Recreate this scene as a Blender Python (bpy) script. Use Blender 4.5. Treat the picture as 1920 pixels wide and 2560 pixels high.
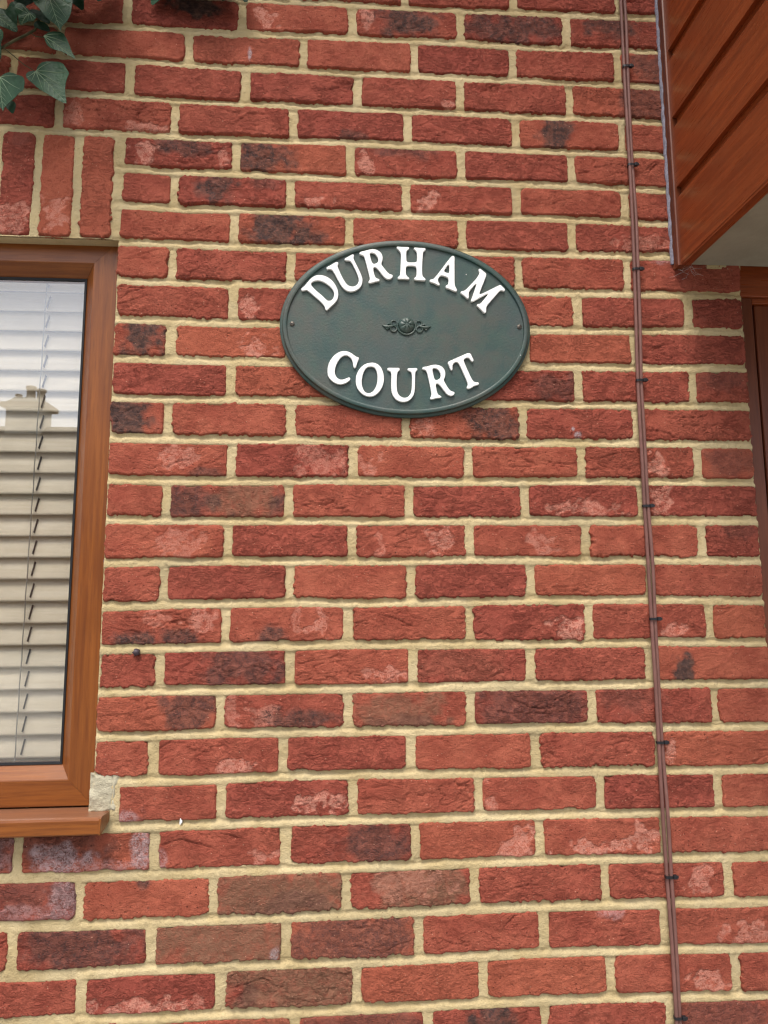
import bpy, bmesh, math, random
import numpy as np
from mathutils import Matrix, Vector

# ------------------------------------------------------------------ scene, camera, light
for o in list(bpy.data.objects):
    bpy.data.objects.remove(o, do_unlink=True)
scene = bpy.context.scene
COL = scene.collection
R = math.radians
random.seed(7)
RNG = np.random.default_rng(11)

cam_data = bpy.data.cameras.new('camera')
cam = bpy.data.objects.new('camera', cam_data)
COL.objects.link(cam)
cam_data.sensor_fit = 'HORIZONTAL'
cam_data.sensor_width = 36.0
cam_data.lens = 0.855937 * 36.0
cam_data.clip_start = 0.01
cam_data.clip_end = 2000.0
_r, _d, _f = (0.997708, -0.067435, -0.005617), (0.002567, 0.120662, -0.99269), (0.06762, 0.990401, 0.120559)
cam.matrix_world = Matrix(((_r[0], -_d[0], -_f[0], 0.431995), (_r[1], -_d[1], -_f[1], -1.198182),
                           (_r[2], -_d[2], -_f[2], -1.104737), (0, 0, 0, 1)))
scene.camera = cam

world = bpy.data.worlds.new('World')
scene.world = world
world.use_nodes = True
wn = world.node_tree
wn.nodes.clear()
SUN_EL, SUN_AZ = R(61), R(196)          # azimuth clockwise from +Y
sky = wn.nodes.new('ShaderNodeTexSky')
sky.sky_type = 'NISHITA'
sky.sun_disc = False
sky.sun_elevation = SUN_EL
sky.sun_rotation = SUN_AZ
sky.air_density = 1.0
sky.dust_density = 4.0
sky.ozone_density = 1.0
hs = wn.nodes.new('ShaderNodeHueSaturation')     # thin cloud: the blue is washed out
hs.inputs['Saturation'].default_value = 0.54
bg = wn.nodes.new('ShaderNodeBackground')
bg.inputs['Strength'].default_value = 0.14
wo = wn.nodes.new('ShaderNodeOutputWorld')
wn.links.new(sky.outputs[0], hs.inputs['Color'])
wn.links.new(hs.outputs[0], bg.inputs['Color'])
wn.links.new(bg.outputs[0], wo.inputs['Surface'])

sun_data = bpy.data.lights.new('sun', 'SUN')
sun_data.energy = 1.4
sun_data.angle = R(22)
sun_data.color = (1.0, 0.95, 0.86)
sun = bpy.data.objects.new('sun', sun_data)
COL.objects.link(sun)
sdir = Vector((math.sin(SUN_AZ) * math.cos(SUN_EL), math.cos(SUN_AZ) * math.cos(SUN_EL), math.sin(SUN_EL)))
sun.rotation_euler = sdir.to_track_quat('Z', 'Y').to_euler()
sun.location = sdir * 30

scene.render.engine = 'CYCLES'
scene.render.resolution_x, scene.render.resolution_y = 768, 1024
scene.cycles.use_denoising = True
scene.cycles.filter_width = 1.3
vs = scene.view_settings
vs.view_transform = 'Standard'
vs.look = 'None'
vs.exposure = 0.87
vs.gamma = 1.0
vs.use_curve_mapping = False

# ------------------------------------------------------------------ measurements (mm on the wall plane; z = 0 is a bed joint)
# measured perpend centres per course: {course: {half-brick index: x mm}}
PERP = {
 0:{0:12,2:236,4:456,6:677,8:897},
 1:{1:134,3:358,5:580,7:783,9:1002},
 2:{-2:-197,0:22,2:245,4:466,6:672,8:897},
 3:{-1:-107,1:112,3:339,5:565,7:785,9:1003},
 4:{2:229,4:452,6:671,8:896},
 5:{1:115,3:336,5:560,7:781,9:1003},
 6:{2:230,4:449,6:670,8:890},
 7:{1:116,3:337,7:781,9:999},
 8:{2:232,8:895,10:1119},
 9:{1:118,9:1006},
 10:{2:230,8:892,10:1119},
 11:{1:118,3:341,5:556,7:780,9:1002},
 12:{2:234,4:457,6:673,8:891,10:1119},
 13:{1:120,3:339,5:561,7:779,9:1005},
 14:{2:231,4:456,6:672,8:892,10:1117},
 15:{1:120,3:343,5:564,7:785},
 16:{2:230,4:447,6:668,8:892,10:1122},
 17:{1:118,3:344,5:565,7:780,9:1003},
 18:{2:225,4:448,6:667,8:890,10:1122},
 19:{1:113,3:335,5:559,7:784,9:1012},
 20:{2:231,4:456,6:678,8:899,10:1118},
 21:{-1:-103,1:120,3:341,5:566,7:786,9:1014},
 22:{0:1,2:220,4:445,6:668,8:901,10:1127},
 23:{-1:-104,1:121,3:343,5:570,7:788,9:1005},
 24:{0:10,2:237,4:463,6:680,8:904,10:1129},
 25:{1:134,3:360,5:584,7:785,9:1007},
}
# measured bed-joint waviness: {joint: [(x mm, dz mm)]}
BED = {
 -1:[(520,2.3),(662,2.6),(807,6.0),(1053,8.9)],
 0:[(-97,1.7),(36,1.4),(216,-0.4),(353,2.3),(492,3.1),(661,4.3),(805,2.0),(950,4.8),(1073,6.3)],
 1:[(-223,8.0),(-71,6.4),(39,3.4),(217,0.0),(353,1.2),(491,-0.7),(660,-0.1),(802,2.2),(947,1.3),(1069,1.3)],
 2:[(-89,3.9),(20,1.5),(130,-0.9),(219,-1.5),(354,-1.9),(491,-2.3),(658,-1.3),(800,-2.7),(943,-1.1),(1064,-3.6)],
 3:[(-214,1.6),(-85,-0.2),(45,-1.1),(176,-2.0),(310,-1.9),(491,-0.8),(657,-1.5),(797,-2.5),(940,-0.4),(1085,-1.3)],
 4:[(21,2.9),(134,-0.1),(222,0.5),(356,-0.9),(491,-1.3),(655,-0.7),(795,-0.2),(937,0.4),(1080,-2.1)],
 5:[(16,2.1),(137,-1.0),(224,1.2),(356,1.2),(490,0.2),(654,1.2),(793,3.1),(933,3.1),(1076,0.2)],
 6:[(19,2.7),(139,2.0),(226,1.0),(357,1.4),(744,3.0),(907,4.2),(1072,6.3)],
 7:[(18,1.6),(141,0.4),(227,0.0),(327,1.8),(797,-0.5),(903,0.4),(1067,1.8),(1210,4.6)],
 8:[(21,1.6),(144,-1.9),(229,-2.6),(315,-0.6),(808,-2.4),(900,-1.3),(1063,2.3),(1205,2.6)],
 9:[(16,0.8),(146,-1.2),(231,-1.4),(338,-2.1),(792,-1.9),(897,-0.9),(1058,0.1),(1199,3.6)],
 10:[(19,1.3),(148,-0.3),(232,0.9),(338,0.7),(424,0.1),(714,-1.1),(894,0.5),(1054,-0.0),(1194,1.0)],
 11:[(18,1.0),(150,-0.2),(234,-1.0),(361,-0.6),(489,-1.1),(646,-1.3),(778,-1.7),(913,-0.4),(1050,0.0),(1211,0.7)],
 12:[(20,-0.6),(153,-2.3),(361,-1.1),(489,-0.3),(644,-1.2),(776,-0.4),(910,1.3),(1045,1.2),(1220,0.4)],
 13:[(17,0.7),(155,-0.8),(320,-0.5),(514,-0.2),(686,1.0),(862,0.4),(1041,0.7),(1200,1.0)],
 14:[(16,-1.1),(117,1.1),(239,1.6),(363,1.3),(488,1.0),(685,3.1),(859,1.8),(1036,1.4),(1217,-0.8)],
 15:[(16,-3.2),(119,0.1),(240,1.7),(363,2.5),(488,0.0),(640,1.5),(769,3.2),(900,3.2),(1077,2.0),(1212,-0.6)],
 16:[(15,-1.8),(122,-0.6),(242,0.4),(364,0.7),(488,1.0),(681,0.5),(853,-1.3),(1028,-0.7),(1206,-2.6)],
 17:[(14,-0.0),(124,1.4),(244,0.4),(365,0.9),(488,-0.2),(679,0.2),(850,-0.7),(1023,-0.8),(1200,-1.8)],
 18:[(14,1.4),(127,1.5),(245,3.0),(366,1.5),(487,0.7),(678,0.2),(847,-0.6),(1019,-2.3),(1194,-4.8)],
 19:[(52,0.7),(208,0.8),(326,3.3),(487,2.6),(614,0.4),(759,0.2),(929,-1.3),(1145,-4.7)],
 20:[(48,0.6),(151,1.4),(249,2.4),(367,2.9),(511,1.2),(674,0.5),(799,1.0),(925,-0.9),(1096,-1.5),(1183,-3.9)],
 21:[(-129,0.1),(21,-1.2),(135,-1.3),(250,-1.4),(368,-1.4),(499,-1.1),(673,0.1),(796,0.1),(921,-1.5),(1048,-4.0),(1177,-5.6)],
 22:[(-124,-0.6),(-13,-1.9),(99,-1.8),(214,-2.4),(329,-3.0),(498,-2.5),(671,-0.6),(793,-0.4),(917,-2.6),(1043,-4.0),(1171,-6.9)],
 23:[(-119,-3.6),(-9,-2.6),(102,-0.2),(216,-1.3),(331,-1.7),(486,-3.7),(629,-2.9),(750,-1.1),(872,-2.2),(997,-3.4),(1165,-8.5)],
 24:[(-115,1.5),(-6,1.4),(142,-1.2),(255,0.7),(370,-2.4),(498,-2.4),(628,-1.7),(747,-1.9),(869,-3.6),(1034,-7.1),(1159,-10.3)],
}
# cast letters of the plaque: (letter, [outline, holes...]) in wall mm
LETTERS = [
 ('D',[[(358.5,-539.6),(360.1,-536.9),(364.9,-533),(370.5,-525.5),(376.9,-517.2),(385,-511.3),(394.8,-509.8),(405.4,-512),(415.2,-518.2),(422.6,-526.7),(427.6,-536.8),(429.6,-547.1),(428.4,-555.7),(425.2,-562.6),(418.7,-569.6),(413.8,-574),(409.8,-578.8),(407,-580.6),(404.9,-579.4),(403.7,-576.8),(402.9,-572.6),(398.4,-566.7),(391.9,-560.1),(382.1,-551.8),(371.5,-542.6),(368.6,-541.2),(365.8,-542.6),(361.7,-543.3),(358.9,-541.7)],
  [(378,-527.5),(381.1,-524.4),(386.7,-522.1),(394.1,-522.1),(402.2,-525.1),(411.2,-531.3),(417.8,-538.4),(420.7,-545.6),(420.3,-551.6),(418.3,-556.8),(414.6,-560.8),(408.9,-560.7),(405.6,-557.6),(398.3,-550.5),(388.5,-542.2),(381.1,-534.7),(378.5,-530.9)]]),
 ('U',[[(405.7,-495.6),(407.8,-493.4),(414.3,-489.7),(420.8,-485.2),(424.9,-483.2),(428.6,-483.7),(429.5,-486.7),(427.8,-489.8),(427.8,-492.8),(430.7,-500.5),(435.7,-511.6),(440.6,-521),(445.5,-527.8),(450.4,-530.6),(456.2,-531.6),(461.1,-529.9),(465.2,-525.9),(467.3,-519.4),(466,-512.5),(462.7,-503.1),(457,-491.1),(452.9,-482.9),(448.8,-480.5),(443,-480.9),(439.7,-479),(440.1,-476.4),(443.8,-474.1),(450.4,-469.9),(455.3,-466.9),(458.2,-467.5),(459.1,-470.1),(457.8,-472.8),(458.2,-476.7),(461.9,-484.8),(467.7,-496.8),(472.6,-508),(475.1,-516.6),(474.6,-524.4),(471.8,-531.8),(466.8,-537.1),(460.3,-541.1),(452.1,-542.9),(443.9,-541.1),(436.5,-534.9),(430.8,-525.6),(425,-514.5),(419.3,-503.4),(416,-499.2),(411.9,-498.6),(407.8,-499.4),(406,-497.8)]]),
 ('R',[[(467.8,-464.4),(470.4,-461.3),(477,-459.8),(484.5,-457.3),(492.8,-455.2),(500.2,-455.5),(507.3,-459.3),(512.2,-465.2),(513.8,-472.6),(512.5,-479.7),(510.4,-485.4),(515,-491.8),(520.7,-499.5),(525.6,-504.5),(530.6,-505.3),(532.9,-507.8),(531.8,-511.8),(528.9,-514.9),(523.1,-516.1),(518.1,-514.3),(513.2,-509.2),(508.3,-502.4),(502.5,-495.2),(498.4,-492.1),(495.5,-493.7),(495.5,-497.6),(497.1,-505.4),(499.2,-512.2),(502.5,-513.9),(506.6,-515.5),(507.6,-518.1),(505.7,-520.3),(499.9,-521.3),(494.2,-523.2),(488.4,-525.1),(485.5,-523.9),(485.1,-520.9),(487.6,-517.8),(488,-514.3),(486.4,-506.5),(483.5,-495.3),(480.7,-483.2),(477.8,-472.8),(476.2,-469.8),(472,-468.5),(468.3,-467)],
  [(488.8,-466),(490.2,-463.7),(494.4,-463.4),(498.5,-465.7),(502.2,-470.4),(504.4,-475.5),(503.8,-480.8),(500.5,-483.9),(496,-485.4),(493.1,-482.9),(491.4,-477.7),(489.8,-471.6)]]),
 ('H',[[(539.3,-450.4),(541,-448.5),(546.8,-449.2),(555.2,-449),(562.7,-448.7),(565,-450.9),(563.5,-454.4),(560.1,-456.7),(558.8,-460.7),(558.7,-470.4),(559.1,-478.3),(561.5,-479.7),(569,-480),(575.7,-479.3),(578.2,-477.7),(578.6,-469.8),(578.4,-461),(577.2,-457.5),(573.5,-454.1),(571.9,-451.5),(574,-449.3),(581.1,-449.9),(589.4,-450.1),(595.3,-450.1),(596.5,-453.4),(594.4,-456.1),(591.4,-458.4),(590.5,-465),(589.5,-478.2),(588.9,-491.4),(588.8,-502.7),(590,-507.9),(594.5,-511.7),(595.7,-514.3),(593.6,-516.7),(586.1,-516.3),(579.5,-516.1),(573.6,-515.8),(571.8,-513.2),(573.3,-510.6),(576.6,-508.3),(577.3,-501.3),(577.2,-492.6),(576,-488.4),(569.8,-487.4),(562.3,-487.8),(558.5,-488.8),(557.6,-494.9),(557.6,-503.6),(559.6,-507.9),(563.7,-511.3),(564.5,-513.5),(562.4,-515.2),(556.2,-514.6),(548.8,-514.6),(542.1,-514.9),(540.5,-512.8),(541.7,-509.7),(545.1,-507.5),(546.2,-500.5),(546.6,-490),(547.2,-477.7),(547.9,-465.5),(545.9,-458.9),(541.8,-454.7),(539.7,-452.5)]]),
 ('A',[[(601.7,-516),(603.4,-513.5),(609,-512.6),(613.2,-508.2),(621.5,-497.3),(631,-484.2),(639.4,-472.6),(645.2,-465.1),(648.3,-464),(651.6,-465.3),(652,-470.1),(651.5,-484.1),(651.4,-499.1),(651.1,-514.1),(651.3,-523.7),(653.2,-528.4),(655.9,-533.1),(654.6,-536.4),(651.5,-537),(646.4,-535),(640.4,-532),(634.3,-530.5),(632.1,-527.4),(633.9,-524.2),(637.5,-522.5),(638.6,-517.6),(638.2,-510.2),(634.7,-507.9),(625.5,-504.7),(621.4,-508.5),(618.7,-513.9),(619.7,-518.2),(622.7,-522.3),(621.6,-525.3),(618,-525.1),(612,-521.6),(606.9,-520.1),(602.3,-518.6)],
  [(640.2,-481.7),(640.6,-489.8),(640.4,-499.4),(636.9,-499),(631.8,-497.3),(631.6,-494.3),(635,-488.9)]]),
 ('M',[[(697.2,-489.7),(700.3,-488.4),(703.4,-490.1),(707.9,-494.3),(713,-498.4),(712.9,-502.7),(709.6,-511.4),(705.2,-522.2),(700.8,-533),(698,-541.1),(704.8,-538.2),(716.3,-532.1),(727.8,-525.9),(735.1,-521.9),(739.8,-520),(743.3,-523.8),(747.8,-528),(748.6,-531.7),(746.1,-533.9),(742.5,-532.7),(738.9,-532.5),(734.7,-537.4),(726.2,-547.3),(717.7,-557.1),(711.9,-564.6),(710.7,-570),(711,-576.3),(707.9,-579),(704.9,-577.5),(700.9,-572.3),(694.9,-566.6),(691.7,-563.5),(693,-560.3),(698.1,-559.9),(702.3,-555.8),(708.7,-547.7),(716.1,-538.5),(707.8,-542.9),(697.3,-549.1),(688,-554.6),(683.3,-556.9),(680.8,-555.3),(681.9,-550.5),(686.3,-538.7),(690.1,-528),(692.9,-518.8),(686.6,-525.9),(680.3,-533.6),(677.9,-538.9),(678.4,-546.4),(676.8,-551.2),(673.8,-550.2),(668.7,-545),(662.7,-540.9),(660.5,-538.3),(662.8,-535.3),(670,-533.8),(675.2,-528.4),(683.7,-519.1),(692.1,-509.7),(696.9,-502.1),(699.1,-496.7),(697.1,-493.5)]]),
 ('C',[[(408.3,-697.7),(410,-685.6),(414.9,-674.4),(422.9,-664.9),(432.7,-659.2),(443.5,-657.8),(452.5,-661.1),(458.8,-665.6),(462.8,-669),(466.9,-669.7),(468.5,-672.5),(466.4,-676.7),(464.1,-682.8),(462.3,-689.3),(461,-691.5),(457.9,-691),(456.3,-687.6),(455.6,-680.1),(453.4,-673.7),(448.9,-669.1),(443.5,-666.9),(437.2,-668.9),(431.9,-674.1),(426.5,-683.5),(423.4,-693.7),(423.2,-701.1),(425.7,-708.5),(431.1,-712.8),(437.3,-713.6),(443.6,-711.1),(448.9,-708.6),(452,-709.9),(452.1,-713.6),(448,-717.8),(440.9,-722.1),(432,-723.9),(423.1,-721.4),(415,-715.1),(409.7,-707.8)]]),
 ('O',[[(461,-709.7),(463.2,-701.4),(468.6,-691.1),(477.6,-683),(488.4,-679.5),(499.2,-680.1),(507.3,-685.7),(512.7,-695.9),(514.9,-707.9),(513.9,-720),(508.9,-732.1),(500.8,-741.4),(491.8,-746),(482.9,-745.8),(473.9,-741.8),(465.9,-733.7),(461.4,-723.6)],
  [(474,-707.7),(477.1,-697.4),(482.1,-689.9),(489.3,-687.7),(496.5,-689.4),(500.1,-696.1),(501.8,-705.3),(501.3,-716.5),(498.6,-726.7),(493.6,-735.1),(486.5,-738.9),(479.3,-737.1),(474.8,-729.8),(472.9,-718.8)]]),
 ('U',[[(519.5,-691.4),(521.9,-688.9),(531.9,-689.1),(541.9,-688.6),(544.8,-691),(543.6,-694.6),(539.5,-697.7),(538.5,-711),(538.3,-725.5),(539.1,-736.3),(543.8,-743.4),(551.3,-746.7),(558.4,-745),(563.7,-738.3),(565.6,-727.5),(566.4,-710.6),(565.9,-699.7),(564.2,-696.7),(558.9,-694.3),(557.5,-691.3),(560.1,-688.9),(568.4,-689),(576.1,-688.3),(577.8,-691.6),(576,-694.6),(573.4,-697.1),(572.9,-710.5),(572.4,-727.4),(571.4,-737),(567.8,-745.5),(560.7,-752.8),(552.4,-755.5),(541.9,-754.5),(533.8,-749),(528.6,-740.1),(526.9,-730.5),(527.2,-713.6),(527.7,-701.5),(526,-696.7),(520.7,-694.4)]]),
 ('R',[[(585.2,-689),(587.9,-685.9),(595.6,-685.2),(603.9,-682),(614.6,-681.2),(624.1,-684.7),(629.6,-692.5),(630.3,-701),(628.4,-708.3),(626.6,-711.4),(630.6,-719.2),(636.4,-728.8),(641,-732.6),(646.3,-733.5),(647.1,-737.1),(644.4,-741.3),(638.5,-742.6),(631.5,-739.1),(625.7,-731.4),(619.3,-722.4),(614.1,-718),(611.4,-720.7),(612.7,-729.1),(614.9,-738.8),(620.8,-741.7),(622.5,-744.7),(619.5,-746.5),(611.3,-747),(604.1,-749.8),(600,-748.6),(599.5,-745.6),(602.5,-742),(602,-734.1),(599.3,-719.7),(596.5,-705.2),(593.7,-694.3),(590.8,-692.6),(586.1,-691.8)],
  [(605.6,-691.1),(607.4,-689),(613.3,-689.7),(618,-693.9),(620.8,-701.1),(619.6,-707.2),(615.4,-710.7),(610.6,-711.4),(608.3,-706.2),(606.7,-697.7)]]),
 ('T',[[(633.9,-677.2),(636.1,-674.7),(645.7,-670.2),(657.8,-664.5),(668.6,-659.3),(674.7,-657.1),(678.8,-658.5),(681.7,-665.2),(684.8,-671.9),(683.3,-675),(679.7,-674.5),(676.8,-670.2),(673.3,-667),(667.2,-669.2),(665,-672.3),(668.2,-680.8),(673.3,-692.9),(678.4,-705),(682.4,-712.3),(686.6,-714.3),(692.5,-714.3),(693.9,-717.6),(691.2,-720.6),(684,-722),(678.6,-726.3),(672.6,-728.8),(669,-726.4),(669.7,-722.8),(671.9,-719.7),(669.9,-712.5),(664.2,-699.2),(658,-684.7),(654,-676.8),(649.2,-676.3),(644.4,-680.6),(643.7,-686.1),(644.2,-691),(641.2,-693.3),(638.8,-690.5),(636.6,-683.8)]]),
]
# ivy leaves: (depth m, stalk point, tip, outline) in wall mm
IVY = [
 (-0.035,(-137.1, -133.9),(-80.2, -191.7),[(-137.1,-133.9),(-134.3,-121.8),(-125,-111.8),(-105.6,-106.8),(-91.4,-110),(-83.7,-122.3),(-77.6,-131.6),(-81.4,-139.7),(-84.8,-155.7),(-83.9,-174.6),(-80.2,-191.7),(-88.6,-191.3),(-101.4,-186.5),(-115.7,-179.3),(-130.2,-170.6),(-140.5,-160.1),(-150.7,-152.8),(-154,-143.5),(-150.3,-135.4),(-142.1,-132.6)]),
 (-0.04,(-124.0, -65.2),(-65.8, -104.3),[(-124,-65.2),(-120.1,-60.2),(-106.5,-52.2),(-92.4,-52.1),(-84.8,-63),(-78.4,-77),(-73.5,-91.1),(-65.8,-104.3),(-75.8,-100.8),(-87.3,-95.1),(-101.4,-94.3),(-112.9,-88.5),(-120.5,-77.8)]),
 (-0.055,(-114.8, 10.7),(-90.0, -61.3),[(-139,-5.2),(-137,-16.3),(-126.7,-25.2),(-120.7,-34.4),(-108.9,-46.5),(-97.5,-50.6),(-90,-61.3),(-89.2,-50.1),(-79.9,-40),(-73.6,-26.8),(-72.3,-10.7),(-71.2,8.6),(-89.9,17.1),(-114.8,10.7),(-131.4,8.1)]),
 (-0.05,(-146.8, -29.6),(-166.5, -49.1),[(-176.8,-17),(-168.9,-9.3),(-160.5,-10.4),(-150,-21.8),(-138.5,-29.1),(-132.2,-41.5),(-134.5,-49.6),(-140,-51.5),(-148.7,-45.7),(-158.3,-47),(-166.5,-49.1),(-167.8,-38.8),(-170.7,-26.2)]),
 (-0.06,(-203.3, -45.8),(-166.0, -71.9),[(-196.2,-27.2),(-188.8,-35.4),(-184.2,-43.1),(-174.1,-51.9),(-166,-60.9),(-164.1,-68.7),(-168.6,-74.4),(-179.7,-72.7),(-193.6,-68.8),(-202.3,-61.5),(-207.4,-46),(-206.9,-31.8)]),
 (-0.045,(-195.4, -158.1),(-188.7, -221.3),[(-195.5,-157.3),(-187.5,-152.2),(-175.3,-149.2),(-161.2,-154.7),(-151.3,-159.7),(-145.9,-168.8),(-148.3,-187.6),(-156.3,-191.1),(-165.3,-200.9),(-178.6,-207.7),(-185.2,-212.6),(-188.7,-221.3),(-191.8,-216.1),(-203.5,-204.3),(-213.4,-198.6),(-215.8,-181.7),(-208.7,-165.7)]),
 (-0.018,(-188.7, -186.5),(-184.7, -206.8),[(-198.1,-193.3),(-193,-185.9),(-181.9,-183),(-176.6,-190.6),(-178.8,-200.2),(-184.7,-206.8),(-192.1,-200.9)]),
 (-0.025,(-150.9, -30.1),(-122.1, -36.6),[(-152.3,-30.2),(-145.8,-20),(-134.4,-21),(-124,-28.5),(-122,-38.2),(-133.3,-40.5),(-146.4,-34.7)]),
 (-0.03,(-162.6, -9.6),(-119.1, -26.5),[(-162.6,-9.6),(-153.2,-0.9),(-139,-1.6),(-124.2,-12.2),(-119.1,-26.5),(-134.9,-24.2),(-148,-16.8)]),
]
IVY_STEMS = [[(-248.9, -90.2), (-221.5, -82.3), (-208.0, -75.2), (-187.9, -59.6), (-167.5, -47.1), (-151.3, -34.9), (-145.4, -13.4), (-140.1, 19.5), (-136.7, 60.9)], [(-154.8, -46.4), (-145.9, -54.0), (-128.8, -57.0)], [(-205.0, -78.2), (-185.8, -94.7), (-163.6, -114.3), (-139.6, -129.7)], [(-145.4, -13.4), (-133.9, 10.1), (-126.7, 35.1)], [(-239.3, -131.0), (-220.9, -136.4), (-203.6, -145.7)]]

GROUND_Z = -2.70

# ------------------------------------------------------------------ helpers
def tag(o, label=None, cat=None, group=None, kind=None):
    if label: o['label'] = label
    if cat: o['category'] = cat
    if group: o['group'] = group
    if kind: o['kind'] = kind
    return o

def root(name, loc, label, cat, group=None):
    o = bpy.data.objects.new(name, None)
    COL.objects.link(o)
    o.location = loc
    o.empty_display_size = 0.05
    return tag(o, label, cat, group)

def wloc(o):
    v = Vector(o.location)
    p = o.parent
    while p:
        v = v + Vector(p.location)
        p = p.parent
    return v

def link(name, me, mat, parent=None, loc=(0, 0, 0)):
    """mesh given in world space minus loc; loc is a world point"""
    if mat is not None:
        me.materials.append(mat)
    o = bpy.data.objects.new(name, me)
    COL.objects.link(o)
    if parent is not None:
        o.parent = parent
        o.location = Vector(loc) - wloc(parent)
    else:
        o.location = loc
    return o

def quads_mesh(name, v, q, smooth=True):
    me = bpy.data.meshes.new(name)
    v = np.asarray(v, np.float32)
    q = np.asarray(q, np.int32)
    me.vertices.add(len(v)); me.vertices.foreach_set('co', v.ravel())
    me.loops.add(q.size); me.loops.foreach_set('vertex_index', q.ravel())
    me.polygons.add(len(q)); me.polygons.foreach_set('loop_start', np.arange(len(q), dtype=np.int32) * 4)
    me.polygons.foreach_set('use_smooth', np.full(len(q), smooth))
    me.update(calc_edges=True)
    return me

def pymesh(name, v, f, smooth=False):
    me = bpy.data.meshes.new(name)
    me.from_pydata([tuple(map(float, p)) for p in v], [], f)
    me.polygons.foreach_set('use_smooth', [smooth] * len(me.polygons))
    me.update()
    return me

def fix(me):
    bm = bmesh.new(); bm.from_mesh(me)
    bmesh.ops.recalc_face_normals(bm, faces=bm.faces)
    bm.to_mesh(me); bm.free(); me.update()
    return me

def box(name, x0, x1, y0, y1, z0, z1, mat, parent=None, bev=0.0, seg=2, smooth=True):
    bm = bmesh.new()
    bmesh.ops.create_cube(bm, size=1.0)
    c = Vector(((x0 + x1) / 2, (y0 + y1) / 2, (z0 + z1) / 2))
    for p in bm.verts:
        p.co = Vector((p.co.x * (x1 - x0), p.co.y * (y1 - y0), p.co.z * (z1 - z0)))
    if bev > 0:
        bmesh.ops.bevel(bm, geom=list(bm.edges), offset=bev, segments=seg, profile=0.5, affect='EDGES')
    me = bpy.data.meshes.new(name)
    bm.to_mesh(me); bm.free()
    if bev > 0 and smooth:
        me.shade_auto_smooth(angle=R(40)) if hasattr(me, 'shade_auto_smooth') else None
    return link(name, me, mat, parent, c)

def prism(name, prof, axis, a0, a1, mat, parent=None, smooth=False):
    """closed profile (2-tuples in the plane across `axis`) extruded from a0 to a1"""
    def P(p, a):
        return {'x': (a, p[0], p[1]), 'y': (p[0], a, p[1]), 'z': (p[0], p[1], a)}[axis]
    n = len(prof)
    v = [P(p, a0) for p in prof] + [P(p, a1) for p in prof]
    f = [tuple(range(n)), tuple(range(2 * n - 1, n - 1, -1))] + [(i, (i + 1) % n, n + (i + 1) % n, n + i) for i in range(n)]
    c = np.mean(np.array(v), 0)
    return link(name, fix(pymesh(name, np.array(v) - c, f, smooth)), mat, parent, c)

def tube_geo(path, rad, seg=8):
    path = [Vector(p) for p in path]
    n = len(path)
    rads = rad if hasattr(rad, '__len__') else [rad] * n
    V, F = [], []
    t = (path[1] - path[0]).normalized()
    up = Vector((0, 1, 0)) if abs(t.y) < 0.9 else Vector((1, 0, 0))
    nrm = t.cross(up).normalized()
    for i, p in enumerate(path):
        t = (path[min(i + 1, n - 1)] - path[max(i - 1, 0)]).normalized()
        nrm = (nrm - t * nrm.dot(t)).normalized()
        b = t.cross(nrm)
        for k in range(seg):
            a = 2 * math.pi * k / seg
            V.append(p + (nrm * math.cos(a) + b * math.sin(a)) * rads[i])
    for i in range(n - 1):
        for k in range(seg):
            k2 = (k + 1) % seg
            F.append((i * seg + k, i * seg + k2, (i + 1) * seg + k2, (i + 1) * seg + k))
    F.append(tuple(range(seg - 1, -1, -1)))
    F.append(tuple((n - 1) * seg + k for k in range(seg)))
    return V, F

def join_geo(parts):
    V, F = [], []
    for v, f in parts:
        o = len(V)
        V += list(v); F += [tuple(i + o for i in q) for q in f]
    return V, F

def geo_obj(name, geo, mat, parent=None, smooth=True, loc=None):
    v = np.array([tuple(p) for p in geo[0]])
    c = np.array(loc) if loc is not None else v.mean(0)
    me = fix(pymesh(name, v - c, geo[1], smooth))
    if smooth: me.set_sharp_from_angle(angle=R(38))
    return link(name, me, mat, parent, c)

def tube(name, path, rad, mat, parent=None, seg=8):
    return geo_obj(name, tube_geo(path, rad, seg), mat, parent)

# ---- smooth random fields, 1 mm per sample, periodic
NF = 1024
_fx = np.fft.fftfreq(NF)[None, :]
_fz = np.fft.fftfreq(NF)[:, None]
def field(sx, sz, seed):
    w = np.random.default_rng(seed).standard_normal((NF, NF))
    f = np.fft.ifft2(np.fft.fft2(w) * np.exp(-2 * math.pi ** 2 * ((_fx * sx) ** 2 + (_fz * sz) ** 2))).real
    return ((f - f.mean()) / f.std()).astype(np.float32)
F2, F4, F9, F25, F25b = field(1.6, 1.6, 1), field(3, 3, 2), field(8, 8, 3), field(24, 18, 4), field(24, 18, 5)
FA, FB, FM = field(17, 3.6, 6), field(9, 3.0, 7), field(30, 12, 8)
def samp(F, x, z):
    xi, zi = np.floor(x).astype(int), np.floor(z).astype(int)
    fx, fz = (x - xi).astype(np.float32), (z - zi).astype(np.float32)
    x0, x1, z0, z1 = xi % NF, (xi + 1) % NF, zi % NF, (zi + 1) % NF
    return (F[z0, x0] * (1 - fx) + F[z0, x1] * fx) * (1 - fz) + (F[z1, x0] * (1 - fx) + F[z1, x1] * fx) * fz
def sstep(a, b, x):
    t = np.clip((x - a) / (b - a), 0, 1)
    return t * t * (3 - 2 * t)

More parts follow.
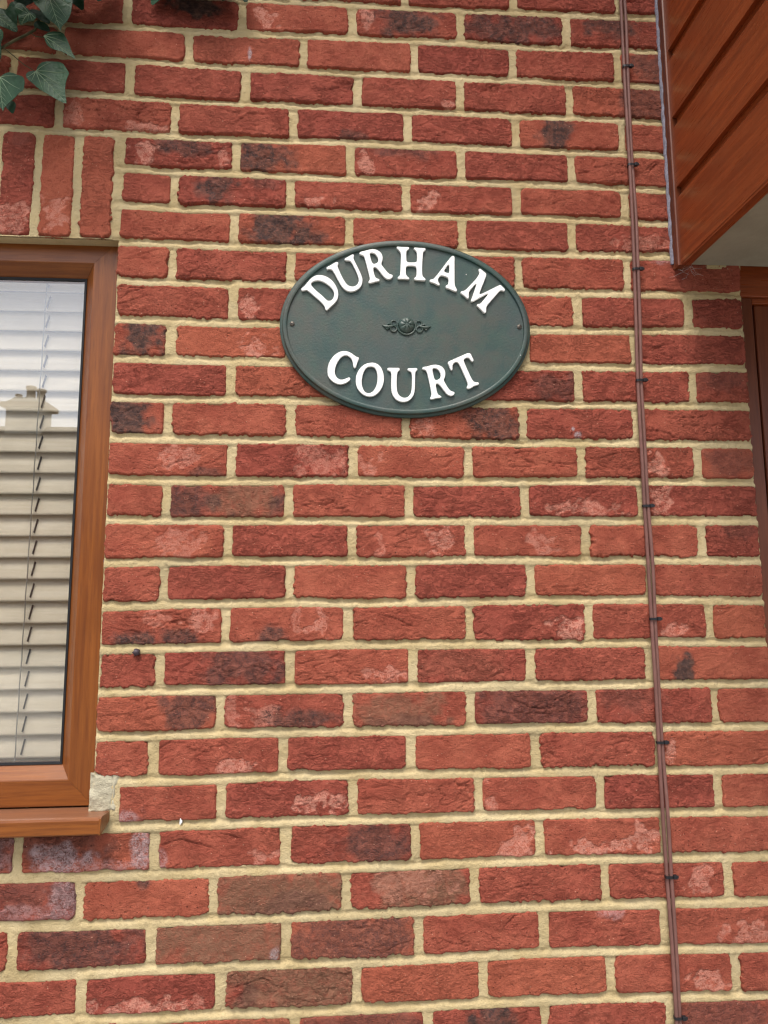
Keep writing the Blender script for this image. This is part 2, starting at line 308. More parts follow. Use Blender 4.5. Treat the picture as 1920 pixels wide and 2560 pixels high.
# ------------------------------------------------------------------ materials
class NT:
    def __init__(self, name):
        self.m = bpy.data.materials.new(name)
        self.m.use_nodes = True
        self.t = self.m.node_tree
        self.t.nodes.clear()
        self.out = self.t.nodes.new('ShaderNodeOutputMaterial')
    def n(self, typ, **kw):
        nd = self.t.nodes.new('ShaderNode' + typ)
        for k, v in kw.items():
            if hasattr(nd, k) and not k[0].isupper():
                setattr(nd, k, v)
        return nd
    def put(self, sock, val):
        if hasattr(val, 'is_output') or isinstance(val, bpy.types.NodeSocket):
            self.t.links.new(val, sock)
        else:
            if isinstance(val, (tuple, list)) and len(val) == 3 and sock.type == 'RGBA':
                val = (*val, 1)
            sock.default_value = val
    def math(self, op, a, b=None, c=None, clamp=False):
        nd = self.n('Math'); nd.operation = op; nd.use_clamp = clamp
        for i, v in enumerate((a, b, c)):
            if v is not None: self.put(nd.inputs[i], v)
        return nd.outputs[0]
    def mix(self, f, a, b, blend='MIX'):
        nd = self.n('Mix'); nd.data_type = 'RGBA'; nd.blend_type = blend; nd.clamp_factor = True
        self.put(nd.inputs[0], f); self.put(nd.inputs[6], a); self.put(nd.inputs[7], b)
        return nd.outputs[2]
    def ramp(self, f, a, b, lo=0.0, hi=1.0):
        nd = self.n('MapRange'); nd.interpolation_type = 'SMOOTHSTEP'
        self.put(nd.inputs[0], f); nd.inputs[1].default_value = a; nd.inputs[2].default_value = b
        nd.inputs[3].default_value = lo; nd.inputs[4].default_value = hi
        return nd.outputs[0]
    def coord(self, scale=(1, 1, 1), rnd=True):
        tc = self.n('TexCoord')
        src = tc.outputs['Object']
        if rnd:
            oi = self.n('ObjectInfo')
            ad = self.n('VectorMath'); ad.operation = 'ADD'
            sc = self.math('MULTIPLY', oi.outputs['Random'], 37.0)
            cb = self.n('CombineXYZ')
            self.put(cb.inputs[0], sc); self.put(cb.inputs[1], sc); self.put(cb.inputs[2], sc)
            self.t.links.new(src, ad.inputs[0]); self.t.links.new(cb.outputs[0], ad.inputs[1])
            src = ad.outputs[0]
        mp = self.n('VectorMath'); mp.operation = 'MULTIPLY'
        self.t.links.new(src, mp.inputs[0]); mp.inputs[1].default_value = scale
        return mp.outputs[0]
    def noise(self, vec, scale, detail=3, rough=0.55, dist=0.0):
        nd = self.n('TexNoise')
        self.put(nd.inputs['Vector'], vec); nd.inputs['Scale'].default_value = scale
        nd.inputs['Detail'].default_value = detail; nd.inputs['Roughness'].default_value = rough
        nd.inputs['Distortion'].default_value = dist
        return nd.outputs[0]
    def voro(self, vec, scale, rand=1.0):
        nd = self.n('TexVoronoi')
        self.put(nd.inputs['Vector'], vec); nd.inputs['Scale'].default_value = scale
        nd.inputs['Randomness'].default_value = rand
        return nd.outputs['Distance'], nd.outputs['Color']
    def bump(self, h, dist=0.001, strength=1.0, normal=None):
        nd = self.n('Bump')
        self.put(nd.inputs['Height'], h); nd.inputs['Distance'].default_value = dist
        nd.inputs['Strength'].default_value = strength
        if normal is not None: self.put(nd.inputs['Normal'], normal)
        return nd.outputs[0]
    def done(self, color, rough=0.8, spec=0.3, normal=None, metal=0.0, **kw):
        p = self.n('BsdfPrincipled')
        self.put(p.inputs['Base Color'], color)
        self.put(p.inputs['Roughness'], rough)
        self.put(p.inputs['Specular IOR Level'], spec)
        p.inputs['Metallic'].default_value = metal
        if normal is not None: self.put(p.inputs['Normal'], normal)
        for k, v in kw.items():
            self.put(p.inputs[k.replace('_', ' ')], v)
        self.t.links.new(p.outputs[0], self.out.inputs[0])
        return self.m

def simple(name, color, rough=0.6, spec=0.4, var=0.15, scale=40, bump=0.0, bscale=300, metal=0.0):
    t = NT(name)
    c = t.coord()
    n = t.noise(c, scale, 4, 0.6)
    dark = tuple(x * (1 - var) for x in color); lite = tuple(min(1, x * (1 + var)) for x in color)
    col = t.mix(t.ramp(n, 0.3, 0.7), dark, lite)
    nm = t.bump(t.noise(c, bscale, 4, 0.6), bump) if bump else None
    return t.done(col, rough, spec, nm, metal)

def brick_material():
    t = NT('red stock brick')
    c = t.coord()
    oi = t.n('ObjectInfo')
    at = t.n('Attribute'); at.attribute_name = 'patch'
    sp = t.n('SeparateColor'); t.t.links.new(at.outputs['Color'], sp.inputs[0])
    burn_shade, pale, bloom, ochre = sp.outputs[0], sp.outputs[1], sp.outputs[2], at.outputs['Alpha']
    big = t.noise(c, 22, 4, 0.6)
    mid = t.noise(c, 90, 5, 0.65)
    fine = t.noise(c, 420, 5, 0.7)
    red = t.mix(t.ramp(big, 0.3, 0.7), (0.345, 0.083, 0.051), (0.485, 0.138, 0.083))
    wn_ = t.n('TexWhiteNoise'); wn_.noise_dimensions = '1D'
    t.put(wn_.inputs['W'], t.math('MULTIPLY', oi.outputs['Random'], 91.7))
    red = t.mix(t.math('MULTIPLY', wn_.outputs[0], 0.8), red, (0.325, 0.073, 0.053))
    red = t.mix(t.ramp(oi.outputs['Random'], 0.70, 1.0, 0, 0.45), red, (0.47, 0.135, 0.072))
    red = t.mix(t.ramp(mid, 0.55, 0.8, 0, 0.35), red, (0.52, 0.18, 0.125))
    red = t.mix(t.ramp(fine, 0.47, 0.30, 0, 0.75), red, (0.165, 0.036, 0.024))
    red = t.mix(t.ramp(fine, 0.60, 0.74, 0, 0.55), red, (0.56, 0.20, 0.125))
    # salt and firing marks, plus the ivy shadow painted on one brick
    tex = t.math('ADD', t.math('MULTIPLY', fine, 0.55), t.math('MULTIPLY', mid, 0.45))
    def fac(a, lo, top):
        return t.math('MULTIPLY', a, t.ramp(tex, 0.42, 0.54, lo, top), clamp=True)
    col = t.mix(fac(ochre, 0.55, 0.95), red, (0.27, 0.128, 0.080))
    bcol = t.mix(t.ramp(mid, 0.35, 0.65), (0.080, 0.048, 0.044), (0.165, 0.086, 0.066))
    col = t.mix(fac(burn_shade, 0.98, 0.66), col, bcol)
    col = t.mix(fac(pale, 0.05, 1.0), col, (0.53, 0.225, 0.165))
    col = t.mix(fac(bloom, 0.1, 0.7), col, (0.56, 0.47, 0.49))
    # grog specks and sand
    d1, c1 = t.voro(c, 150)
    s1 = t.n('SeparateColor'); t.put(s1.inputs[0], c1)
    speck = t.math('MULTIPLY', t.ramp(d1, 0.17, 0.08), t.ramp(s1.outputs[0], 0.80, 0.88))
    col = t.mix(t.math('MULTIPLY', speck, 0.75), col, (0.62, 0.36, 0.25))
    d2, c2 = t.voro(c, 110)
    s2 = t.n('SeparateColor'); t.put(s2.inputs[0], c2)
    pit = t.math('MULTIPLY', t.ramp(d2, 0.20, 0.08), t.ramp(s2.outputs[1], 0.78, 0.86))
    col = t.mix(t.math('MULTIPLY', pit, 0.5), col, (0.07, 0.022, 0.02))
    # relief: sandy grain, drag folds
    cs = t.coord((1, 1, 2.6))
    fold = t.ramp(t.math('ABSOLUTE', t.math('SUBTRACT', t.noise(cs, 34, 4, 0.6, 0.8), 0.5)), 0.0, 0.045)
    fold2 = t.ramp(t.math('ABSOLUTE', t.math('SUBTRACT', t.noise(cs, 85, 3, 0.6, 0.6), 0.47)), 0.0, 0.045)
    h = t.math('ADD', t.math('MULTIPLY', fine, 1.3), t.math('MULTIPLY', mid, 0.7))
    h = t.math('SUBTRACT', h, t.math('MULTIPLY', pit, 0.9))
    rr = t.math('MULTIPLY_ADD', wn_.outputs[0], 0.9, 0.25)      # some faces are smooth, some torn
    f1 = t.math('MULTIPLY', fold, t.ramp(t.noise(c, 30, 2), 0.42, 0.58, 0, 0.9))
    f2 = t.math('MULTIPLY', fold2, t.ramp(t.noise(c, 24, 2), 0.42, 0.58, 0, 0.8))
    h = t.math('ADD', h, t.math('MULTIPLY', t.math('ADD', f1, f2), rr))
    h = t.math('MULTIPLY', h, t.math('SUBTRACT', 1.0, t.math('MULTIPLY', pale, 0.5)))
    nm = t.bump(h, 0.0034, 1.0)
    return t.done(col, 0.92, 0.15, nm)

def mortar_material(name='sand mortar', a=(0.490, 0.382, 0.200), b=(0.615, 0.496, 0.288)):
    t = NT(name)
    c = t.coord(rnd=False)
    n = t.noise(c, 9, 4, 0.6)
    f = t.noise(c, 380, 4, 0.7)
    m = t.noise(c, 60, 4, 0.6)
    col = t.mix(t.ramp(n, 0.35, 0.65), a, b)
    col = t.mix(t.ramp(m, 0.5, 0.75, 0, 0.35), col, tuple(x * 0.72 for x in a))
    col = t.mix(t.ramp(t.noise(c, 4.5, 5, 0.65), 0.48, 0.72, 0, 0.55), col, tuple(x * k for x, k in zip(a, (0.62, 0.66, 0.72))))
    col = t.mix(t.ramp(t.noise(c, 26, 4, 0.6), 0.60, 0.78, 0, 0.5), col, tuple(min(1, x * 1.22) for x in b))
    col = t.mix(t.ramp(f, 0.4, 0.25, 0, 0.3), col, (0.26, 0.20, 0.11))
    d, vc = t.voro(c, 130)
    s = t.n('SeparateColor'); t.put(s.inputs[0], vc)
    sp = t.math('MULTIPLY', t.ramp(d, 0.16, 0.08), t.ramp(s.outputs[0], 0.9, 0.95))
    col = t.mix(t.math('MULTIPLY', sp, 0.6), col, (0.16, 0.11, 0.07))
    h = t.math('ADD', f, t.math('MULTIPLY', m, 1.4))
    return t.done(col, 0.95, 0.1, t.bump(h, 0.0026, 1.0))

def wood_material(name, axis, dark, lite, rough=0.38, spec=0.45, fine=1.0):
    t = NT(name)
    st = {'x': (0.045, 1, 1), 'y': (1, 0.045, 1), 'z': (1, 1, 0.045)}[axis]
    c = t.coord(st); c0 = t.coord()
    g = t.noise(c, 120, 5, 0.6, 0.4)
    g2 = t.noise(c, 420, 3, 0.6)
    bl = t.noise(c0, 6, 3, 0.6)
    col = t.mix(t.ramp(g, 0.3, 0.7), dark, lite)
    col = t.mix(t.ramp(g2, 0.52, 0.72, 0, 0.55 * fine), col, tuple(x * 0.5 for x in dark))
    col = t.mix(t.ramp(bl, 0.35, 0.7, 0, 0.35), col, tuple(x * 0.75 for x in dark))
    ge = t.n('NewGeometry')
    sx = t.n('SeparateXYZ'); t.t.links.new(ge.outputs['Normal'], sx.inputs[0])
    dust_sheen = t.math('MULTIPLY', t.ramp(sx.outputs[2], 0.55, 0.95, 0, 0.6), t.ramp(bl, 0.2, 0.6, 0.6, 1.0))  # upward faces paler: dusty, with sky sheen painted into the colour
    col = t.mix(dust_sheen, col, (0.23, 0.125, 0.085))
    r_ = t.math('MULTIPLY_ADD', g2, 0.2, rough - 0.1)
    return t.done(col, r_, spec, t.bump(g2, 0.0003, 0.8))

def glass_material(name, r0):
    t = NT(name)
    lw = t.n('LayerWeight'); lw.inputs['Blend'].default_value = 0.5
    f5 = t.math('POWER', lw.outputs['Facing'], 5.0)
    fac = t.math('MULTIPLY_ADD', f5, 0.9 - r0, r0)
    tr = t.n('BsdfTransparent'); tr.inputs[0].default_value = (0.99, 0.99, 0.988, 1)
    gl = t.n('BsdfGlossy'); gl.inputs['Roughness'].default_value = 0.0
    mx = t.n('MixShader')
    t.put(mx.inputs[0], fac)
    t.t.links.new(tr.outputs[0], mx.inputs[1]); t.t.links.new(gl.outputs[0], mx.inputs[2])
    t.t.links.new(mx.outputs[0], t.out.inputs[0])
    return t.m

def plaque_material():
    t = NT('weathered green paint')
    c = t.coord(rnd=False)
    n = t.noise(c, 13, 5, 0.65, 0.4)
    n2 = t.noise(c, 30, 5, 0.65)
    col = t.mix(t.ramp(n, 0.36, 0.62), (0.019, 0.052, 0.045), (0.052, 0.060, 0.047))
    col = t.mix(t.ramp(n2, 0.42, 0.72, 0, 0.6), col, (0.034, 0.074, 0.056))
    col = t.mix(t.ramp(t.noise(c, 7, 3), 0.5, 0.7, 0, 0.5), col, (0.028, 0.056, 0.060))
    d, vc = t.voro(c, 60)
    s = t.n('SeparateColor'); t.put(s.inputs[0], vc)
    sp = t.math('MULTIPLY', t.ramp(d, 0.075, 0.045), t.ramp(s.outputs[0], 0.92, 0.95))
    col = t.mix(sp, col, (0.5, 0.5, 0.48))
    return t.done(col, t.ramp(n2, 0.3, 0.7, 0.38, 0.55), 0.5, t.bump(t.noise(c, 250, 4, 0.6), 0.0005))

def leaf_material(name, a, b):
    t = NT(name)
    c = t.coord()
    n = t.noise(c, 45, 4, 0.6)
    col = t.mix(t.ramp(n, 0.3, 0.7), a, b)
    col = t.mix(t.ramp(t.noise(c, 190, 3), 0.62, 0.72, 0, 0.6), col, (0.075, 0.095, 0.045))
    return t.done(col, 0.5, 0.4, t.bump(t.noise(c, 160, 3), 0.0015), Subsurface_Weight=0.0)

M_BRICK = brick_material()
M_MORTAR = mortar_material()
M_PATCH = mortar_material('grey filler mortar', (0.42, 0.375, 0.26), (0.52, 0.475, 0.35))
M_WOODX = wood_material('oak foil along x', 'x', (0.162, 0.045, 0.009), (0.258, 0.081, 0.015), 0.34, 0.40, 0.7)
M_WOODZ = wood_material('oak foil along z', 'z', (0.162, 0.045, 0.009), (0.258, 0.081, 0.015), 0.34, 0.40, 0.7)
M_CLADY = wood_material('rosewood cladding along y', 'y', (0.190, 0.038, 0.010), (0.300, 0.066, 0.017), 0.30, 0.5, 0.6)
M_CLADX = wood_material('rosewood cladding along x', 'x', (0.190, 0.038, 0.010), (0.300, 0.066, 0.017), 0.30, 0.5, 0.6)
M_CLADZ = wood_material('rosewood trim along z', 'z', (0.12, 0.030, 0.012), (0.19, 0.050, 0.019), 0.36, 0.4, 0.6)
M_GLASS = glass_material('outer window glass', 0.165)
M_GLASS2 = glass_material('inner window glass', 0.02)
M_GASKET = simple('black gasket', (0.012, 0.012, 0.014), 0.5, 0.3)
M_SLAT = wood_material('cream slat', 'x', (0.80, 0.70, 0.52), (0.88, 0.79, 0.62), 0.45, 0.35, 0.35)
M_CORD = simple('grey cord', (0.30, 0.29, 0.25), 0.8, 0.2)
M_GREEN = plaque_material()
M_WHITE = simple('white enamel', (0.86, 0.86, 0.84), 0.35, 0.5, 0.02)
M_SCREW = simple('dull screw', (0.10, 0.085, 0.07), 0.5, 0.5, 0.3, 300, 0, 300, 0.6)
M_CABLE = simple('brown cable sheath', (0.175, 0.082, 0.068), 0.6, 0.35, 0.15, 30)
M_TIE = simple('black nylon', (0.012, 0.012, 0.015), 0.4, 0.4)
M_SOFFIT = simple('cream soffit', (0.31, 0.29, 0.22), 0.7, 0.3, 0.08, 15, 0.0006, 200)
M_SEAL = simple('grey sealant', (0.22, 0.21, 0.26), 0.6, 0.3, 0.25, 90, 0.002, 200)
M_SEAL2 = simple('aged dark sealant', (0.16, 0.145, 0.17), 0.6, 0.3, 0.3, 90)
M_LEAF = leaf_material('ivy leaf', (0.020, 0.070, 0.032), (0.040, 0.108, 0.050))
M_LEAFD = leaf_material('old ivy leaf', (0.010, 0.040, 0.018), (0.022, 0.066, 0.032))
M_VEIN = simple('leaf vein', (0.30, 0.40, 0.26), 0.5, 0.3)
M_STEM = simple('ivy stem', (0.09, 0.085, 0.045), 0.8, 0.2, 0.3, 80)
M_WEB = simple('cobweb', (0.55, 0.52, 0.50), 0.9, 0.1)
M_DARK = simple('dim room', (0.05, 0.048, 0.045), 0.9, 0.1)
M_PAVE = simple('paving', (0.24, 0.23, 0.21), 0.9, 0.2, 0.15, 3, 0.002, 40)
M_RENDER = simple('house brick far', (0.30, 0.15, 0.10), 0.9, 0.2, 0.15, 8)
M_ROOF = simple('roof tiles', (0.085, 0.060, 0.050), 0.85, 0.2, 0.2, 4)
M_CHIM = simple('cream chimney render', (0.62, 0.58, 0.50), 0.9, 0.2, 0.12, 3)
M_POT = simple('chimney pot clay', (0.52, 0.40, 0.28), 0.85, 0.2)
M_PVC = simple('white window frame', (0.75, 0.75, 0.73), 0.4, 0.4)
M_PANE = simple('dark pane', (0.03, 0.035, 0.04), 0.08, 0.5)
M_CLINKER = simple('dark clinker', (0.05, 0.035, 0.045), 0.5, 0.5)

# ------------------------------------------------------------------ setting
def sheet(name, x0, x1, y0, y1, z, mat):
    me = pymesh(name, [(x0, y0, z), (x1, y0, z), (x1, y1, z), (x0, y1, z)], [(0, 1, 2, 3)])
    return tag(link(name, me, mat), kind='structure')
sheet('ground', -400, 400, -400, 400, GROUND_Z, M_PAVE)

# ------------------------------------------------------------------ brick wall
PITCH, COURSE = 112.5, 75.0
XW = 15.0            # right edge of the window opening
XD = 1232.0          # left edge of the doorway opening
HEAD, SILL = -441.0, -1470.0
ROW0, ROW1 = -4, 28
XL, XR = -815.0, XD
def bed(k, x):
    b = BED.get(k)
    dz = np.interp(x, [p[0] for p in b], [p[1] for p in b]) if b else (np.interp(x, [0, 1200], [2, 5]) if k < -1 else np.interp(x, [0, 1200], [0, -9]))
    return -COURSE * k + dz
def perps(r):
    l = []
    for i in range(-9, 13):
        if (i + r) % 2 == 0:
            l.append((i, float(PERP.get(r, {}).get(i, i * PITCH))))
    return l

wall = root('brick_wall', (0.4, 0.0, GROUND_Z), 'red brick wall with pale sandy mortar filling most of the view', 'wall')

# firing marks seen on single bricks, and ivy shadow painted on the first: (kind, u, v, ru, rv, strength), u from the left, v from the top
PATCH = {
 (0,0):[('b',.56,.1,.26,.62,1.5)], (0,2):[('p',.2,.6,.12,.4,1)], (0,4):[('b',.45,.4,.38,.8,1),('p',.1,.5,.07,.6,.9)],  # first entry: dark blot painted in for the ivy's soft shadow
 (0,6):[('b',.5,.5,.55,.75,.8)], (0,8):[('b',.4,.3,.35,.5,.8)], (1,9):[('b',.6,.5,.6,.8,.7)], (2,8):[('b',.75,.5,.35,.8,.6)],
 (2,4):[('p',.9,.85,.12,.2,1)], (3,7):[('b',.36,.5,.2,.9,1)], (3,3):[('b',.5,.9,.15,.25,.7)], (3,-1):[('p',.1,.5,.1,.5,.7),('p',.75,.88,.2,.15,.9)],
 (4,0):[('b',.55,.25,.35,.4,.8),('p',.17,.5,.11,.4,1),('p',.93,.6,.05,.4,.7)], (4,2):[('b',.2,.5,.32,.8,.9)], (4,4):[('b',.5,.1,.4,.3,.6),('p',.1,.6,.07,.4,.9)],
 (5,1):[('b',.33,.45,.27,.7,.9),('b',.8,.2,.2,.3,.5)], (5,3):[('p',.18,.75,.15,.25,.9)], (5,5):[('p',.17,.6,.13,.35,1)],
 (6,2):[('b',.4,.5,.4,.75,1.1),('b',.7,.7,.2,.3,.8)], (6,8):[('p',.6,.7,.3,.3,.7)],
 (8,2):[('p',.1,.6,.12,.45,.9)], (9,-1):[('b',.62,.5,.45,.9,1.15)], (9,1):[('p',.75,.7,.18,.35,.9)],
 (10,6):[('b',.85,.6,.3,.5,.6)], (11,-1):[('b',.35,.5,.5,.9,1.15)], (11,5):[('b',.75,.5,.35,.8,.85),('p',.14,.7,.1,.3,.7)],
 (11,7):[('w',.47,.84,.035,.12,1.3),('w',.43,.66,.02,.07,1.2)],
 (12,0):[('p',.6,.4,.15,.3,.7),('b',.82,.92,.14,.25,.7)], (12,2):[('p',.72,.5,.2,.5,.6)], (12,4):[('p',.12,.6,.1,.4,.7)], (12,8):[('p',.68,.65,.12,.4,1)],
 (13,1):[('b',.2,.5,.35,.8,.75),('o',.6,.5,.4,.9,.9),('b',.95,.6,.08,.5,.7)], (13,7):[('p',.55,.75,.4,.25,.8)], (13,9):[('p',.15,.5,.1,.5,.9)],
 (14,0):[('p',.58,.5,.22,.35,.6)], (14,4):[('p',.2,.4,.06,.5,.6),('p',.72,.45,.18,.4,.85)], (14,6):[('p',.62,.55,.12,.4,.7)], (14,10):[('b',.6,.2,.4,.4,.4)],
 (16,0):[('b',.25,.85,.22,.3,.95),('b',.65,.85,.2,.3,.8),('p',.85,.3,.15,.35,.8),('p',.45,.2,.1,.2,.5)], (16,2):[('b',.38,.85,.15,.35,.8),('p',.77,.5,.1,.45,.9),('p',.58,.4,.04,.4,.6)],
 (16,6):[('p',.83,.7,.16,.3,1)], (16,8):[('p',.75,.75,.2,.3,.8)],
 (17,1):[('b',.64,.5,.42,.95,.72)], (17,3):[('p',.85,.75,.18,.3,.8)], (17,5):[('o',.4,.5,.6,.6,.25)], (17,9):[('b',.25,.7,.1,.45,1.25)],
 (18,0):[('b',.78,.5,.3,.7,.72)], (18,2):[('b',.6,.75,.38,.3,.8),('p',.06,.5,.05,.4,.6),('p',.25,.75,.15,.3,.6)], (18,4):[('o',.4,.6,.5,.7,.9),('b',.5,.85,.4,.25,.45)],
 (18,6):[('b',.5,.5,.7,1.,.62)], (18,8):[('b',.25,.3,.3,.5,.4)],
 (19,1):[('p',.72,.88,.2,.25,.9)], (19,9):[('p',.07,.55,.05,.5,1)], (20,0):[('w',.1,.85,.2,.3,.6)], (20,2):[('p',.8,.72,.2,.28,1.1)], (20,6):[('p',.06,.7,.07,.4,.8)],
 (21,-3):[('b',.6,.4,.7,.9,.5),('w',.7,.5,.5,.7,.4)], (21,-1):[('b',.3,.2,.5,.6,.5),('w',.3,.65,.28,.45,.85),('w',.93,.4,.09,.8,.9),('w',.6,.85,.3,.2,.4)], (21,1):[('p',.85,.72,.12,.3,.8),('w',.03,.8,.05,.4,.5)],
 (21,3):[('b',.72,.55,.45,.75,.72)], (21,5):[('p',.85,.65,.14,.5,.9)], (21,7):[('p',.55,.78,.35,.22,1.),('p',.85,.6,.12,.4,.9)],
 (22,-2):[('b',.5,.3,.7,.6,.5),('w',.9,.5,.15,.8,.6),('w',.5,.8,.5,.3,.35)], (22,0):[('b',.47,.1,.08,.2,.8)], (22,2):[('o',.5,.5,.8,1.1,1.2),('b',.6,.7,.4,.35,.45)], (22,4):[('o',.58,.5,.5,1.1,1.1),('p',.4,.4,.3,.4,.4)], (22,8):[('p',.8,.5,.12,.45,.8)],
 (23,-1):[('b',.5,.4,.65,.9,.75)], (23,1):[('o',.5,.5,.8,1.1,1.1),('w',.94,.8,.04,.2,.8)], (23,3):[('b',.5,.5,.8,1.,.66)], (23,9):[('p',.7,.75,.3,.3,.8)], (23,7):[('w',.55,.1,.12,.2,.4)],
 (24,0):[('p',.35,.85,.4,.25,1),('p',.85,.7,.12,.3,.7)], (24,2):[('o',.5,.5,.8,1.1,1.1),('b',.15,.6,.15,.4,.4)], (24,8):[('p',.83,.75,.14,.3,.9)],
 (25,1):[('o',.8,.5,.3,.8,.5)], (25,3):[('b',.6,.5,.7,1,.6)], (25,5):[('b',.55,.5,.25,.9,1)], (25,9):[('b',.4,.4,.6,.9,.55)],
 (1,1):[('w',.53,.62,.02,.25,1.2)], (20,4):[], (7,9):[('w',.3,.1,.1,.1,.4)], (10,10):[('b',.5,.3,.6,.5,.45)], (12,10):[('b',.5,.4,.6,.6,.45)],
}
_rowsoft = np.random.default_rng(3)

def put_brick(xl, xr, zt, zb, patches, step=2.0, vertical=False):
    """xl/xr: x of the ends, zt/zb: functions of x giving the top and bottom edge (mm)"""
    cx, = [(xl + xr) / 2]
    cz = (float(zt(cx)) + float(zb(cx))) / 2
    pad = 2.5
    w, h = xr - xl, float(zt(cx)) - float(zb(cx))
    nx, nz = max(6, int((w + 2 * pad) / step)), max(6, int((h + 2 * pad) / step))
    X = np.linspace(xl - pad, xr + pad, nx + 1)
    T, B = zt(X) + pad, zb(X) - pad
    s = np.linspace(0, 1, nz + 1)[:, None]
    Z = B[None, :] * (1 - s) + T[None, :] * s
    XX = np.repeat(X[None, :], nz + 1, 0)
    o1, o2 = RNG.uniform(0, NF, 2)
    px, pz = (XX + o1), (Z + o2)
    if vertical:
        px, pz = Z + o2, XX + o1
    # distance in from the (ragged, round-cornered) outline
    rad = RNG.uniform(4, 11)
    dx = np.minimum(XX - xl, xr - XX)
    dz = np.minimum(Z - (B[None, :] + pad), (T[None, :] - pad) - Z)
    ex, ez = np.maximum(rad - dx, 0), np.maximum(rad - dz, 0)
    d = np.where((ex > 0) & (ez > 0), rad - np.hypot(ex, ez), np.minimum(dx, dz))
    rg = RNG.uniform(0.35, 1.1)
    d = d + (samp(F2, px, pz) * 0.9 + samp(F4, px + 300, pz) * 0.7) * rg + samp(F9, px, pz + 200) * 0.6 * (1.4 - rg) - 2.5 * sstep(1.5, 2.2, samp(F9, px + 444, pz + 333))
    # folded, sanded face
    wx, wz = samp(F25, px, pz), samp(F25b, px, pz)
    a = samp(FA, px + 6 * wx, pz + 7 * wz)
    b2 = samp(FB, px - 5 * wz + 77, pz + 6 * wx + 31)
    mask = sstep(-0.3, 0.9, samp(FM, px + 500, pz + 90) + RNG.uniform(-0.5, 0.5))
    crease = np.exp(-(a / 0.14) ** 2) * mask * 2.6 + np.exp(-(b2 / 0.17) ** 2) * sstep(0.2, 1.1, samp(FM, px + 120, pz + 640)) * 2.2
    step_ = sstep(-0.25, 0.25, a) * mask * 0.9
    amp = RNG.uniform(0.15, 1.15)
    crease, step_ = crease * amp, step_ * amp
    face = 0.30 * samp(F9, px, pz) + 0.28 * samp(F4, px, pz) + 0.22 * samp(F2, px + 9, pz) + 0.7 * wx * 0.6 - crease + step_
    proud = RNG.uniform(-0.3, 1.5)
    tilt = RNG.uniform(-0.9, 0.9) * (XX - cx) / 110 + RNG.uniform(-0.7, 0.7) * (Z - cz) / 30
    edge = sstep(0.0, 2.6, d)
    Y = -(proud + tilt + face * sstep(1, 6, d)) + (1 - edge) * 2.2 + sstep(0.6, -1.2, d) * 12
    U = (XX - xl) / w
    V = 1 - (Z - B[None, :]) / (T - B)[None, :]
    att = np.zeros((nz + 1, nx + 1, 4), np.float32)
    nz_ = 0.28 * samp(F9, px + 700, pz) + 0.16 * samp(F4, px, pz + 800)
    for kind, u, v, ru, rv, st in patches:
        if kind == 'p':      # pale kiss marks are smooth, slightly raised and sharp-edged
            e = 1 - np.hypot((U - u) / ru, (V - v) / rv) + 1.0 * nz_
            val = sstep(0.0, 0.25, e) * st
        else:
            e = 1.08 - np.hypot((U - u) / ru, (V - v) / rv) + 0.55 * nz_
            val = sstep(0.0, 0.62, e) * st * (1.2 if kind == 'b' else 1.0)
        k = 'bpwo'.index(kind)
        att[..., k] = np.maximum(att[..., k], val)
    P = np.stack([(XX - cx) / 1000, Y / 1000, (Z - cz) / 1000], -1).reshape(-1, 3)
    i, j = np.meshgrid(np.arange(nx), np.arange(nz))
    n0 = (j * (nx + 1) + i).ravel()
    q = np.stack([n0, n0 + 1, n0 + nx + 2, n0 + nx + 1], 1)
    me = quads_mesh('brick', P, q)
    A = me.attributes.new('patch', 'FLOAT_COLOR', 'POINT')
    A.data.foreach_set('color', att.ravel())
    return link('brick', me, M_BRICK, wall, (cx / 1000, 0, cz / 1000))

BRICKS = []          # (row, xl, xr, top half joint, bottom half joint) for the mortar field
for r in range(ROW0, ROW1 + 1):
    pl = perps(r)
    for (i, a), (_, b) in zip(pl[:-1], pl[1:]):
        jl, jr, jt, jb = [RNG.uniform(6.6, 8.8) for _ in range(4)]
        xl, xr = a + jl, b - jr
        if r in (4, 5, 6):
            if b < 60: continue
            if a < 60: xl = RNG.uniform(16, 20)
        elif 7 <= r <= 20:
            if b < 60: continue
            if a < 60: xl = XW + RNG.uniform(-1, 2)
            if r == 20 and a < 60: xl = 58
        if xl < XL: 
            if xr < XL + 40: continue
            xl = XL + RNG.uniform(0, 3)
        lim = 1160.0 if r <= 5 else XD
        if xr > lim - 6:
            if xl > lim - 30: continue
            xr = lim - (0.5 if r > 5 else 0)
        BRICKS.append((r, i, xl, xr, jt, jb))
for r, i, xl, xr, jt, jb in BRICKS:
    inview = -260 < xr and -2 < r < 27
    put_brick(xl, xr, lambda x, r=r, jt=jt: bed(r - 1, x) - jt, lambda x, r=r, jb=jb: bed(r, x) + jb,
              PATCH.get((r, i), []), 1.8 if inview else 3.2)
SOLD = []
for k in range(0, 11):
    b = 7 - 73.4 * k; a = b - 73.4
    xl, xr = a + RNG.uniform(5.5, 8), b - RNG.uniform(5.5, 8)
    if xl < XL: break
    SOLD.append((xl, xr))
    pt = {0: [], 1: [('p', .5, .8, .45, .2, .8)], 2: [('p', .3, .85, .5, .2, .8), ('b', .6, .1, .3, .08, .3)]}.get(k, [])
    put_brick(xl, xr, lambda x: bed(3, x) - 8.0, lambda x: np.full_like(np.asarray(x, float), HEAD + 2.0 + 0.5), pt, 1.8 if xr > -260 else 3.2, True)

